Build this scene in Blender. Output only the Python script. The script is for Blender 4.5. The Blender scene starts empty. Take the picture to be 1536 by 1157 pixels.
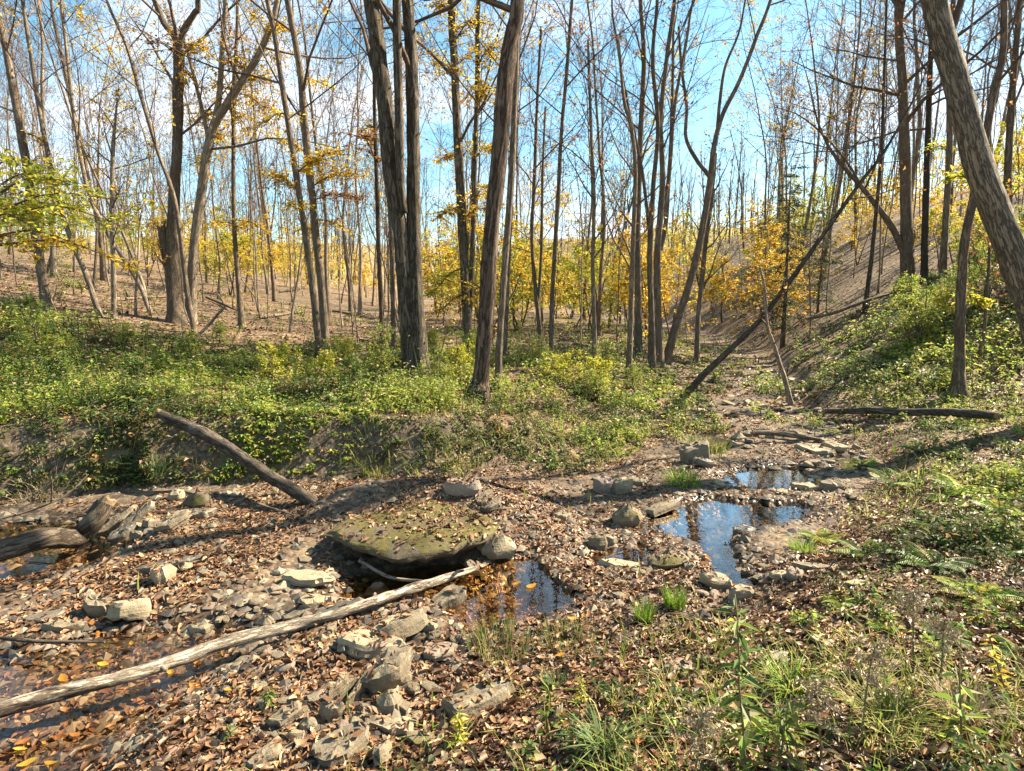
import bpy, math
import numpy as np
from mathutils import Vector
from mathutils.geometry import tessellate_polygon

R = math.radians
rng = np.random.default_rng(11)
scene = bpy.context.scene
col = scene.collection

# ------------------------------------------------------------------ camera
CAM = np.array([0.0, 0.0, 1.6])
PITCH = R(8.0)
FPX = 915.0                      # focal length in photograph pixels (1536 wide)
cam_data = bpy.data.cameras.new('camera')
cam_data.sensor_width = 36.0
cam_data.lens = 36.0 * FPX / 1536.0
cam_data.clip_start = 0.05
cam_data.clip_end = 3000
camera = bpy.data.objects.new('camera', cam_data)
camera.location = CAM
camera.rotation_euler = (R(90) - PITCH, 0, 0)
col.objects.link(camera)
scene.camera = camera

# ------------------------------------------------------------------ sun and sky
SUN_AZ = R(68)                   # to the right of the viewing direction
SUN_EL = R(40)
sd = bpy.data.lights.new('sun', 'SUN')
sd.energy = 5.0
sd.angle = R(0.55)
sd.color = (1.0, 0.88, 0.68)
sun = bpy.data.objects.new('sun', sd)
sun.rotation_euler = (R(90) - SUN_EL, 0, math.pi - SUN_AZ)
sun.location = (20, 10, 30)
col.objects.link(sun)

world = bpy.data.worlds.new('World')
scene.world = world
world.use_nodes = True
wn = world.node_tree.nodes
wl = world.node_tree.links
wn.clear()
wout = wn.new('ShaderNodeOutputWorld')
wbg = wn.new('ShaderNodeBackground')
wbg.inputs['Strength'].default_value = 0.062
sky = wn.new('ShaderNodeTexSky')
sky.sky_type = 'NISHITA'
sky.sun_disc = False
sky.sun_elevation = SUN_EL
sky.sun_rotation = SUN_AZ
sky.air_density = 1.0
sky.dust_density = 0.6
sky.ozone_density = 1.6
hs = wn.new('ShaderNodeHueSaturation')
hs.inputs['Hue'].default_value = 0.475
hs.inputs['Saturation'].default_value = 1.15
tc = wn.new('ShaderNodeTexCoord')
mp = wn.new('ShaderNodeMapping')
mp.inputs['Scale'].default_value = (1.0, 1.0, 2.6)
mp.inputs['Location'].default_value = (0.35, 0.1, 0.0)
nz = wn.new('ShaderNodeTexNoise')
nz.inputs['Scale'].default_value = 2.3
nz.inputs['Detail'].default_value = 7
nz.inputs['Roughness'].default_value = 0.55
rp = wn.new('ShaderNodeValToRGB')
rp.color_ramp.elements[0].position = 0.50
rp.color_ramp.elements[1].position = 0.69
mx = wn.new('ShaderNodeMix')
mx.data_type = 'RGBA'
wl.new(tc.outputs['Generated'], mp.inputs['Vector'])
wl.new(mp.outputs[0], nz.inputs['Vector'])
sxyz = wn.new('ShaderNodeSeparateXYZ'); wl.new(tc.outputs['Generated'], sxyz.inputs[0])
low = wn.new('ShaderNodeMapRange'); low.inputs['From Min'].default_value = .55; low.inputs['From Max'].default_value = .1; low.inputs['To Min'].default_value = -.03; low.inputs['To Max'].default_value = .05
wl.new(sxyz.outputs['Z'], low.inputs['Value'])
add = wn.new('ShaderNodeMath'); add.operation = 'ADD'; wl.new(nz.outputs['Fac'], add.inputs[0]); wl.new(low.outputs[0], add.inputs[1])
wl.new(add.outputs[0], rp.inputs[0])
wl.new(sky.outputs[0], hs.inputs['Color'])
wl.new(rp.outputs[0], mx.inputs['Factor'])
wl.new(hs.outputs[0], mx.inputs['A'])
mx.inputs['B'].default_value = (5.6, 5.7, 6.0, 1)
wl.new(mx.outputs['Result'], wbg.inputs['Color'])
wl.new(wbg.outputs[0], wout.inputs['Surface'])

scene.view_settings.view_transform = 'Standard'
scene.view_settings.look = 'None'
scene.view_settings.gamma = 1.0
scene.view_settings.use_curve_mapping = False
scene.view_settings.exposure = 2.15
scene.render.engine = 'CYCLES'
scene.cycles.max_bounces = 6
scene.cycles.diffuse_bounces = 3
scene.cycles.glossy_bounces = 3
scene.cycles.transmission_bounces = 4
scene.cycles.transparent_max_bounces = 8
scene.cycles.caustics_reflective = False
scene.cycles.caustics_refractive = False
scene.cycles.use_denoising = True

# ------------------------------------------------------------------ noise
def _hash(ix, iy, iz, seed):
    h = (ix.astype(np.int64) * 374761393 + iy.astype(np.int64) * 668265263 + iz.astype(np.int64) * 2147483647 + seed * 974711) & 0xffffffff
    h = ((h ^ (h >> 13)) * 1274126177) & 0xffffffff
    h = ((h ^ (h >> 16)) * 2246822519) & 0xffffffff
    return ((h ^ (h >> 13)) & 0xffffff) / float(0xffffff)

def noise2(x, y, seed=0):
    x = np.asarray(x, float); y = np.asarray(y, float)
    ix = np.floor(x); iy = np.floor(y)
    fx = x - ix; fy = y - iy
    fx = fx * fx * (3 - 2 * fx); fy = fy * fy * (3 - 2 * fy)
    z = np.zeros_like(ix)
    a = _hash(ix, iy, z, seed); b = _hash(ix + 1, iy, z, seed)
    c = _hash(ix, iy + 1, z, seed); d = _hash(ix + 1, iy + 1, z, seed)
    return (a * (1 - fx) + b * fx) * (1 - fy) + (c * (1 - fx) + d * fx) * fy

def fbm2(x, y, octv=4, seed=0):
    s = 0; a = .5; t = 0
    for o in range(octv):
        s = s + a * noise2(np.asarray(x) * 2 ** o + 17.3 * o, np.asarray(y) * 2 ** o - 9.1 * o, seed + o)
        t += a; a *= .5
    return s / t                                  # 0..1

def noise3(p, seed=0):
    i = np.floor(p); f = p - i; f = f * f * (3 - 2 * f)
    r = 0
    for dx in (0, 1):
        for dy in (0, 1):
            for dz in (0, 1):
                w = (f[:, 0] if dx else 1 - f[:, 0]) * (f[:, 1] if dy else 1 - f[:, 1]) * (f[:, 2] if dz else 1 - f[:, 2])
                r = r + w * _hash(i[:, 0] + dx, i[:, 1] + dy, i[:, 2] + dz, seed)
    return r

def ss(a, b, x):
    t = np.clip((np.asarray(x, float) - a) / (b - a), 0, 1)
    return t * t * (3 - 2 * t)

# ------------------------------------------------------------------ survey helpers: photograph pixel -> place
def ray(u, v):
    a = (u - 768) / FPX; b = (578.5 - v) / FPX
    s, c = math.sin(PITCH), math.cos(PITCH)
    return np.array([a, c + b * s, -s + b * c])

def on_plane(u, v, z):
    d = ray(u, v)
    return CAM + d * ((z - CAM[2]) / d[2])

def at_depth(u, v, y):
    d = ray(u, v)
    return CAM + d * (y / d[1])

def px_size(p, px):              # metres for a width in photograph pixels at a place
    s, c = math.sin(PITCH), math.cos(PITCH)
    dep = p[1] * c - (p[2] - CAM[2]) * s
    w = np.asarray(p) - CAM
    return px * dep / FPX * dep / math.sqrt(dep * dep + w[0] ** 2)      # wide lens: things off the axis are stretched

# ------------------------------------------------------------------ terrain
LEFT = np.array([(-40, 1.5), (-12, 3.2), (-7, 4.2), (-4.2, 4.7), (-3.0, 5.15), (-1.34, 5.3), (.6, 5.35), (1.6, 6.5), (2.4, 8.95), (3.2, 10.8), (4.3, 13), (5.6, 17), (6.2, 24), (5.5, 40), (4, 80), (0, 200)], float)
RIGHT = np.array([(3, 200), (6, 80), (7.4, 40), (7.9, 24), (7.0, 17), (5.6, 13), (4.9, 10.8), (4.2, 9.1), (3.95, 6.85), (3.35, 5.3), (2.3, 4.15), (1.3, 3.1), (.59, 2.72), (-.2, 2.4), (-.73, 1.8), (-1.0, 1.2), (-1.8, 0), (-4, -1.6), (-12, -2.6), (-40, -5)], float)
BED = np.vstack([LEFT, RIGHT])

def seg_dist(x, y, pl, closed=False):
    best = np.full(np.shape(x), 1e9)
    n = len(pl)
    for i in range(n if closed else n - 1):
        a = pl[i]; b = pl[(i + 1) % n]
        dx, dy = b - a
        t = np.clip(((x - a[0]) * dx + (y - a[1]) * dy) / (dx * dx + dy * dy + 1e-12), 0, 1)
        best = np.minimum(best, (x - a[0] - t * dx) ** 2 + (y - a[1] - t * dy) ** 2)
    return np.sqrt(best)

def inside(x, y, pl):
    r = np.zeros(np.shape(x), bool)
    n = len(pl)
    for i in range(n):
        a = pl[i]; b = pl[(i + 1) % n]
        cond = (a[1] > y) != (b[1] > y)
        xi = (b[0] - a[0]) * (y - a[1]) / (b[1] - a[1] + 1e-12) + a[0]
        r ^= cond & (x < xi)
    return r

WL_MID, WL_RIGHT, WL_LOW, WL_BACK, WL_UP, WL_FAR = -.045, -.03, -.05, -.055, -.015, -.01
def _poly(pts, z):
    p = np.array([on_plane(u, v, z)[:2] for u, v in pts]); c = p.mean(0)
    d = p - c; return p + d / np.linalg.norm(d, axis=1)[:, None] * .045
POOLS = [   # outline, water level, depth
    (_poly([(500, 900), (545, 872), (640, 862), (700, 860), (738, 846), (790, 836), (862, 842), (884, 868), (852, 915), (795, 926), (745, 934), (705, 948), (678, 925), (668, 900), (600, 893), (560, 905)], WL_MID), WL_MID, .13),
    (_poly([(958, 794), (985, 775), (1022, 757), (1100, 744), (1150, 742), (1215, 764), (1195, 784), (1120, 796), (1095, 812), (1118, 850), (1150, 884), (1108, 884), (1060, 852), (1020, 826), (985, 812)], WL_RIGHT), WL_RIGHT, .12),
    (_poly([(880, 838), (915, 818), (965, 822), (985, 838), (960, 850), (905, 856)], WL_MID + .01), WL_MID + .01, .045),
    (_poly([(-260, 1250), (-200, 1000), (-60, 985), (90, 975), (165, 945), (240, 938), (330, 950), (415, 945), (405, 965), (330, 1005), (270, 1050), (200, 1105), (150, 1180), (100, 1290)], WL_LOW), WL_LOW, .022),
    (_poly([(-260, 850), (-100, 800), (30, 786), (110, 784), (160, 800), (190, 822), (130, 850), (40, 868), (-100, 890)], WL_BACK), WL_BACK, .10),
    (_poly([(1080, 716), (1120, 704), (1190, 702), (1232, 712), (1225, 728), (1165, 734), (1105, 732)], WL_UP), WL_UP, .07),
    (_poly([(1232, 684), (1262, 680), (1290, 692), (1292, 706), (1255, 706)], WL_FAR), WL_FAR, .06),
]

def H(x, y):
    x = np.asarray(x, float); y = np.asarray(y, float)
    inb = inside(x, y, BED)
    dl = seg_dist(x, y, LEFT); dr = seg_dist(x, y, RIGHT)
    bed = .0 + .016 * np.maximum(0, y - 5.5) - .012 * np.maximum(0, -x - 1) + .13 * (fbm2(x * 1.1, y * 1.1, 3, 5) - .5) + .03 * (fbm2(x * 4.5, y * 4.5, 2, 6) - .5)
    bed = np.minimum(bed, .45 + .002 * y)
    bed = bed + .06 * np.exp(-(((x + 1.6) / .9) ** 2 + ((y - 3.7) / .6) ** 2))      # leafy gravel bar
    bed = bed + .25 * np.exp(-(((x + .62) / .85) ** 4 + ((y - 4.42) / .42) ** 2))   # ground the table rock lies back on
    isl = (~inb) & (dl < dr)
    isr = (~inb) & ~isl
    steep = ss(.2, -1.2, x) * ss(9, 6, y)
    bh = .26 + .24 * steep
    cutn = .25 * (fbm2(x * 1.7, y * 1.7, 3, 15) - .5)
    lb = bh * ss(0, 1.7 - 1.2 * steep, dl + cutn * steep) + .035 * np.minimum(dl, 9)
    hill = .19 * np.log1p(np.exp(np.clip((-x - 5.0) / 1.2, -30, 30))) * 1.2
    hill = 8.5 * np.tanh(hill / 8.5) * ss(3.5, 11, y + .25 * np.maximum(0, -x - 8))
    zl = lb + hill * ss(0, 3, dl)
    k = .10 + .42 * ss(7.2, 10.5, y)
    g = k * np.maximum(0, dr - .25)
    zr = .07 * ss(0, .45, dr) + 9.5 * np.tanh(g / 9.5) + .12 * ss(7, 9, y) * ss(0, .4, dr)
    z = bed + np.where(isl, zl, 0) + np.where(isr, zr, 0)
    z = z + (~inb) * (.10 * (fbm2(x * .5, y * .5, 4, 9) - .5) * ss(0, 1.2, np.minimum(dl, dr)))
    far = np.hypot(x, y)
    z = z + 1.5 * (fbm2(x * .05, y * .05, 3, 21) - .5) * ss(25, 70, far)
    z = z + 9 * ss(70, 170, y) + 18 * ss(150, 420, far)
    z = z + .018 * (fbm2(x * 7, y * 7, 3, 31) - .5) * ss(14, 8, far)
    near = (far < 15) & (y > .3)
    if near.any():
        xs = x[near]; ys = y[near]; zs = z[near]
        wob = .05 * (fbm2(xs * 5, ys * 5, 3, 77) - .5)
        for pl, wlv, dep in POOLS:
            d = seg_dist(xs, ys, pl, True)
            sdv = np.where(inside(xs, ys, pl), -d, d) + wob
            tgt = wlv - dep * ss(0, -.22, sdv)
            rim = wlv + .004 + np.maximum(0, sdv) * .35 + .012
            zs = np.where(sdv < 0, np.minimum(zs, tgt), np.where(sdv < .3, np.maximum(np.minimum(zs, rim), wlv + .012 * ss(0, .1, sdv) + .001), zs))
        # hollow under the table rock
        c = TABLE
        q = ((xs - c[0]) / .45) ** 2 + ((ys - 3.52) / .36) ** 2
        zs = np.where(q < 1, np.minimum(zs, -.16 + .14 * q), zs)
        z = z.copy(); z[near] = zs
    return z

TABLE = np.array([-.62, 3.76])

def hz(x, y):
    return float(H(np.array([x]), np.array([y]))[0])

_T = np.concatenate([np.linspace(1.0, 14, 420), np.geomspace(14.05, 260, 420)])
def ground(u, v):                # where the line of sight meets the ground
    d = ray(u, v)
    P = CAM[None] + d[None] * _T[:, None]
    f = P[:, 2] - H(P[:, 0], P[:, 1])
    k = np.where(f < 0)[0]
    i = k[0] if len(k) else len(_T) - 1
    if i == 0: return P[0]
    w = f[i - 1] / (f[i - 1] - f[i] + 1e-9)
    p = P[i - 1] * (1 - w) + P[i] * w
    p[2] = hz(p[0], p[1])
    return p
# ------------------------------------------------------------------ object helpers
def tag(o, label=None, cat=None, group=None, kind=None):
    if label: o['label'] = label
    if cat: o['category'] = cat
    if group: o['group'] = group
    if kind: o['kind'] = kind
    return o

def empty(name, loc, rz=0.0):
    o = bpy.data.objects.new(name, None)
    o.location = [float(c) for c in loc]
    o.rotation_euler = (0, 0, rz)
    o.empty_display_size = .2
    col.objects.link(o)
    return o

def np_mesh(name, V, F, colors=None, smooth=False, bark=None):
    """V (n,3); F list of index arrays, each (m,3) or (m,4)."""
    me = bpy.data.meshes.new(name)
    if not isinstance(F, list): F = [F]
    F = [f for f in F if len(f)]
    loops = np.concatenate([f.ravel() for f in F]).astype(np.int32)
    tot = np.concatenate([np.full(len(f), f.shape[1], np.int32) for f in F])
    start = np.concatenate([[0], np.cumsum(tot)[:-1]]).astype(np.int32)
    me.vertices.add(len(V)); me.vertices.foreach_set('co', np.ascontiguousarray(V, np.float32).ravel())
    me.loops.add(len(loops)); me.loops.foreach_set('vertex_index', loops)
    me.polygons.add(len(tot)); me.polygons.foreach_set('loop_start', start)
    me.polygons.foreach_set('use_smooth', np.full(len(tot), smooth))
    me.update(calc_edges=True)
    if bark is not None:
        ba = me.attributes.new('bark', 'FLOAT_VECTOR', 'POINT'); ba.data.foreach_set('vector', np.ascontiguousarray(bark, np.float32).ravel())
    if colors is not None:
        at = me.color_attributes.new('Col', 'FLOAT_COLOR', 'POINT')
        c = np.ones((len(V), 4), np.float32); colors = np.asarray(colors); c[:, :colors.shape[1]] = colors
        at.data.foreach_set('color', c.ravel())
    return me

def mesh_obj(name, me, mat, parent=None):
    o = bpy.data.objects.new(name, me)
    if mat is not None and len(me.materials) == 0: me.materials.append(mat)
    col.objects.link(o)
    if parent is not None: o.parent = parent
    return o

# ------------------------------------------------------------------ materials
class NT:
    def __init__(self, name):
        self.m = bpy.data.materials.new(name); self.m.use_nodes = True
        self.n = self.m.node_tree.nodes; self.l = self.m.node_tree.links
        self.n.clear(); self.out = self.n.new('ShaderNodeOutputMaterial')
    def new(self, t, **kw):
        nd = self.n.new('ShaderNode' + t)
        for k, v in kw.items():
            if hasattr(nd, k): setattr(nd, k, v)
        return nd
    def set(self, nd, **kw):
        for k, v in kw.items():
            s = nd.inputs[k.replace('_', ' ')]
            if hasattr(v, 'is_output'): self.l.new(v, s)
            else: s.default_value = v
        return nd
    def noise(self, vec, scale, detail=4, rough=.55):
        nd = self.new('TexNoise'); self.l.new(vec, nd.inputs['Vector'])
        nd.inputs['Scale'].default_value = scale; nd.inputs['Detail'].default_value = detail; nd.inputs['Roughness'].default_value = rough
        return nd.outputs['Fac']
    def ramp(self, fac, stops, interp='LINEAR'):
        nd = self.new('ValToRGB'); cr = nd.color_ramp; cr.interpolation = interp
        while len(cr.elements) < len(stops): cr.elements.new(.5)
        for e, (p, c) in zip(cr.elements, stops):
            e.position = p; e.color = (*c, 1) if len(c) == 3 else c
        self.l.new(fac, nd.inputs[0]); return nd.outputs[0]
    def mix(self, fac, a, b, mode='MIX'):
        nd = self.new('Mix'); nd.data_type = 'RGBA'; nd.blend_type = mode
        for s, v in (('Factor', fac), ('A', a), ('B', b)):
            if hasattr(v, 'is_output'): self.l.new(v, nd.inputs[s])
            elif s == 'Factor': nd.inputs[s].default_value = v
            else: nd.inputs[s].default_value = (*v, 1)
        return nd.outputs['Result']
    def math(self, op, a, b=0.0):
        nd = self.new('Math'); nd.operation = op
        for i, v in enumerate((a, b)):
            if hasattr(v, 'is_output'): self.l.new(v, nd.inputs[i])
            else: nd.inputs[i].default_value = v
        return nd.outputs[0]
    def bump(self, h, strength, dist=.02):
        nd = self.new('Bump'); self.l.new(h, nd.inputs['Height'])
        nd.inputs['Strength'].default_value = strength; nd.inputs['Distance'].default_value = dist
        return nd.outputs[0]
    def mapped(self, coord='Object', scale=(1, 1, 1)):
        tcn = self.new('TexCoord'); m = self.new('Mapping'); m.inputs['Scale'].default_value = scale
        self.l.new(tcn.outputs[coord], m.inputs['Vector']); return m.outputs[0]
    def pbr(self, colr, rough=.8, normal=None, spec=.3):
        b = self.new('BsdfPrincipled')
        if hasattr(colr, 'is_output'): self.l.new(colr, b.inputs['Base Color'])
        else: b.inputs['Base Color'].default_value = (*colr, 1)
        if hasattr(rough, 'is_output'): self.l.new(rough, b.inputs['Roughness'])
        else: b.inputs['Roughness'].default_value = rough
        b.inputs['Specular IOR Level'].default_value = spec
        if normal is not None: self.l.new(normal, b.inputs['Normal'])
        return b.outputs[0]
    def done(self, sh):
        self.l.new(sh, self.out.inputs['Surface']); return self.m

def leaf_mat(name, trans=.45, rough=.55, spec=.3):
    t = NT(name)
    at = t.new('Attribute'); at.attribute_name = 'Col'
    nzv = t.noise(t.mapped('Object'), 30, 3)
    c = t.mix(t.ramp(nzv, [(.3, (0, 0, 0)), (.75, (.55, .55, .55))]), at.outputs['Color'], t.mix(.5, at.outputs['Color'], (.25, .15, .06)))
    p = t.pbr(c, rough, None, spec)
    tr = t.new('BsdfTranslucent'); t.l.new(c, tr.inputs['Color'])
    ms = t.new('MixShader'); ms.inputs[0].default_value = trans
    t.l.new(p, ms.inputs[1]); t.l.new(tr.outputs[0], ms.inputs[2])
    return t.done(ms.outputs[0])

def bark_mat(name, dark, light, moss=None, moss_amt=.0, fine=1.0, lichen=.3, plates=.5, peel=None):
    """bark in the tube's own coordinates: round the stem in metres, then along it"""
    t = NT(name)
    at = t.new('Attribute'); at.attribute_name = 'bark'
    def vec(sc):
        m = t.new('Mapping'); m.inputs['Scale'].default_value = sc
        t.l.new(at.outputs['Vector'], m.inputs['Vector']); return m.outputs[0]
    v = vec((26 * fine, 26 * fine, 4.2 * fine)); v2 = vec((1, 1, .6))
    n1 = t.noise(v, 1.0, 7, .68)
    n3 = t.noise(vec((60 * fine, 60 * fine, 9 * fine)), 1.0, 4, .7)
    n2 = t.noise(v2, 3.2, 5, .65)
    fur = t.ramp(t.math('ABSOLUTE', t.math('SUBTRACT', n1, .5)), [(.0, (0, 0, 0)), (.055, (1, 1, 1))])      # furrows
    c = t.mix(t.ramp(t.math('ADD', t.math('MULTIPLY', n1, .55), t.math('MULTIPLY', n3, .45)), [(.28, (0, 0, 0)), (.72, (1, 1, 1))]), dark, light)
    oi = t.new('ObjectInfo')
    hv = t.new('HueSaturation'); t.l.new(c, hv.inputs['Color'])
    t.l.new(t.math('ADD', t.math('MULTIPLY', oi.outputs['Random'], .5), .75), hv.inputs['Value'])
    c = hv.outputs[0]
    c = t.mix(t.ramp(n2, [(.40, (.55, .55, .55)), (.62, (0, 0, 0))]), c, t.mix(.5, c, dark))
    li = t.ramp(t.noise(v2, 14.0, 5, .65), [(.58, (0, 0, 0)), (.66, (1, 1, 1))])
    c = t.mix(t.math('MULTIPLY', li, lichen), c, (.29, .29, .24))
    if peel is not None:
        pf = t.ramp(t.noise(vec((7, 7, 2.4)), 1.0, 6, .7), [(.42, (0, 0, 0)), (.48, (1, 1, 1))])
        c = t.mix(pf, c, t.mix(n3, peel, tuple(k * .75 for k in peel)))
    c = t.mix(fur, t.mix(plates, c, (.02, .015, .011)), c)
    if moss is not None:
        mf = t.ramp(t.math('ADD', t.math('MULTIPLY', n2, .75), t.math('MULTIPLY', n3, .25)), [(.60 - moss_amt * .4, (0, 0, 0)), (.74 - moss_amt * .4, (.85, .85, .85))])
        c = t.mix(mf, c, moss)
    h = t.math('ADD', t.math('ADD', t.math('MULTIPLY', n1, .5), t.math('MULTIPLY', n3, .35)), t.math('MULTIPLY', fur, .35))
    return t.done(t.pbr(c, .9, t.bump(h, 1.0, .022 / fine), .2))

def rock_mat(name, a, b, moss=None, moss_lo=.5, wet=.0, pale=True):
    t = NT(name)
    v = t.mapped('Object')
    n1 = t.noise(v, 5, 8, .65); n2 = t.noise(v, 40, 4, .6)
    st = t.noise(t.mapped('Object', (3, 3, 60)), 1, 3, .5)
    oi = t.new('ObjectInfo')
    c = t.mix(t.ramp(t.math('ADD', t.math('MULTIPLY', n1, .7), t.math('MULTIPLY', n2, .3)), [(.35, (0, 0, 0)), (.65, (1, 1, 1))]), a, b)
    if pale: c = t.mix(t.math('MULTIPLY', oi.outputs['Random'], .55), c, (.25, .19, .115))
    c = t.mix(t.ramp(t.noise(v, 2.2, 5, .6), [(.52, (0, 0, 0)), (.70, (.8, .8, .8))]), c, (.16, .115, .075))
    if pale: c = t.mix(t.ramp(t.noise(v, 13, 5, .7), [(.60, (0, 0, 0)), (.68, (.6, .6, .6))]), c, (.33, .29, .20))
    if moss is not None:
        ge = t.new('NewGeometry'); sp = t.new('SeparateXYZ'); t.l.new(ge.outputs['Normal'], sp.inputs[0])
        f = t.math('MULTIPLY', t.ramp(t.noise(v, 3.6, 6, .65), [(moss_lo, (0, 0, 0)), (moss_lo + .12, (1, 1, 1))]), t.ramp(sp.outputs['Z'], [(.25, (0, 0, 0)), (.6, (1, 1, 1))]))
        c = t.mix(f, c, t.mix(n2, moss, tuple(k * 2.0 for k in moss)))
    h = t.math('ADD', t.math('ADD', t.math('MULTIPLY', n1, .7), t.math('MULTIPLY', n2, .25)), t.math('MULTIPLY', st, .35))
    return t.done(t.pbr(c, .82 - wet * .5, t.bump(h, .8, .02), .35))

M = {}
M['litter'] = leaf_mat('dry_leaf', .12, .5, .4)
M['green'] = leaf_mat('green_leaf', .5, .5, .35)
M['autumn'] = leaf_mat('autumn_leaf', .5, .55, .3)
M['grass'] = leaf_mat('grass_blade', .38, .6, .15)
M['bark'] = bark_mat('grey_brown_bark', (.098, .070, .049), (.33, .25, .175))
M['bark_grey'] = bark_mat('grey_fissured_bark', (.10, .080, .060), (.31, .255, .19), (.12, .12, .05), -.10, 1.15, .15, .7)
M['bark_dark'] = bark_mat('dark_dead_bark', (.045, .034, .025), (.14, .105, .075))
M['bark_pale'] = bark_mat('pale_grey_bark', (.18, .14, .10), (.42, .34, .25), lichen=.22, plates=.5)
M['bark_moss'] = bark_mat('mossy_ridged_bark', (.055, .042, .029), (.235, .185, .13), (.10, .088, .032), .05, .8, .35, .8)
M['bark_red'] = bark_mat('red_brown_plated_bark', (.060, .038, .028), (.26, .175, .12), None, 0, .7, .25, .75)
M['twig'] = bark_mat('twig_bark', (.12, .082, .060), (.27, .19, .14), fine=.6, lichen=.1, plates=.2)
M['dead'] = bark_mat('weathered_dead_wood', (.12, .088, .06), (.38, .30, .215), fine=1.2, lichen=.15, plates=.5)
M['dead_dark'] = bark_mat('damp_dark_wood', (.055, .042, .03), (.21, .165, .12), fine=1.0, lichen=.35, plates=.6)
M['dead_moss'] = bark_mat('mossy_rotting_wood', (.045, .033, .023), (.20, .15, .10), (.12, .115, .025), -.06, 1.0)
M['peel'] = bark_mat('peeling_bark_wood', (.060, .042, .030), (.21, .155, .11), fine=1.3, lichen=.2, plates=.6, peel=(.56, .45, .33))
M['cut'] = None
M['rock'] = rock_mat('grey_brown_shale', (.10, .080, .054), (.23, .185, .122))
M['rock_pale'] = rock_mat('pale_tan_sandstone', (.20, .16, .10), (.36, .29, .185))
M['rock_dark'] = rock_mat('damp_dark_shale', (.05, .045, .038), (.13, .115, .09), wet=.6)
M['rock_pink'] = rock_mat('pinkish_sandstone', (.20, .14, .11), (.33, .25, .20))
M['slab'] = rock_mat('brown_mossy_slab', (.045, .034, .022), (.12, .092, .055), (.055, .046, .009), .40, pale=False)
M['rock_moss'] = rock_mat('mossy_sandstone', (.070, .055, .036), (.18, .14, .09), (.058, .048, .010), .44)

def cut_mat():
    t = NT('broken_wood_end')
    n1 = t.noise(t.mapped('Object', (8, 8, 8)), 3, 5)
    return t.done(t.pbr(t.mix(n1, (.30, .20, .11), (.16, .10, .06)), .9, t.bump(n1, .6), .2))
M['cut'] = cut_mat()
def stem_mat():
    t = NT('green_stem')
    n1 = t.noise(t.mapped('Object'), 40, 3)
    return t.done(t.pbr(t.mix(n1, (.10, .11, .04), (.20, .16, .08)), .7, None, .2))
M['stem'] = stem_mat()

def water_mat(name, power, tint, f0=.03):
    """clear water: what lies below seen through it, mirror-like towards grazing angles, the same from either side"""
    t = NT(name)
    v = t.mapped('Object')
    h = t.math('ADD', t.noise(v, 7, 3), t.math('MULTIPLY', t.noise(v, 26, 2), .35))
    nrm = t.bump(h, .05, .02)
    ge = t.new('NewGeometry'); dt = t.new('VectorMath'); dt.operation = 'DOT_PRODUCT'
    t.l.new(ge.outputs['Incoming'], dt.inputs[0]); t.l.new(nrm, dt.inputs[1])
    g = t.math('SUBTRACT', 1.0, t.math('MINIMUM', t.math('ABSOLUTE', dt.outputs['Value']), 1.0))
    fr = t.math('ADD', t.math('MULTIPLY', t.math('POWER', g, power), 1 - f0), f0)
    tr = t.new('BsdfTransparent'); tr.inputs['Color'].default_value = (*tint, 1)
    gl = t.new('BsdfGlossy'); gl.inputs['Roughness'].default_value = .015; gl.inputs['Color'].default_value = (1, 1, 1, 1)
    t.l.new(nrm, gl.inputs['Normal'])
    ms = t.new('MixShader'); t.l.new(fr, ms.inputs[0]); t.l.new(tr.outputs[0], ms.inputs[1]); t.l.new(gl.outputs[0], ms.inputs[2])
    return t.done(ms.outputs[0])
M['water'] = water_mat('clear_stream_water', 2.4, (.62, .50, .34))
M['shallow'] = water_mat('shallow_brown_water', 4.2, (.84, .74, .62))
M['amber'] = water_mat('amber_pool_water', 2.8, (.88, .70, .44))

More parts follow.
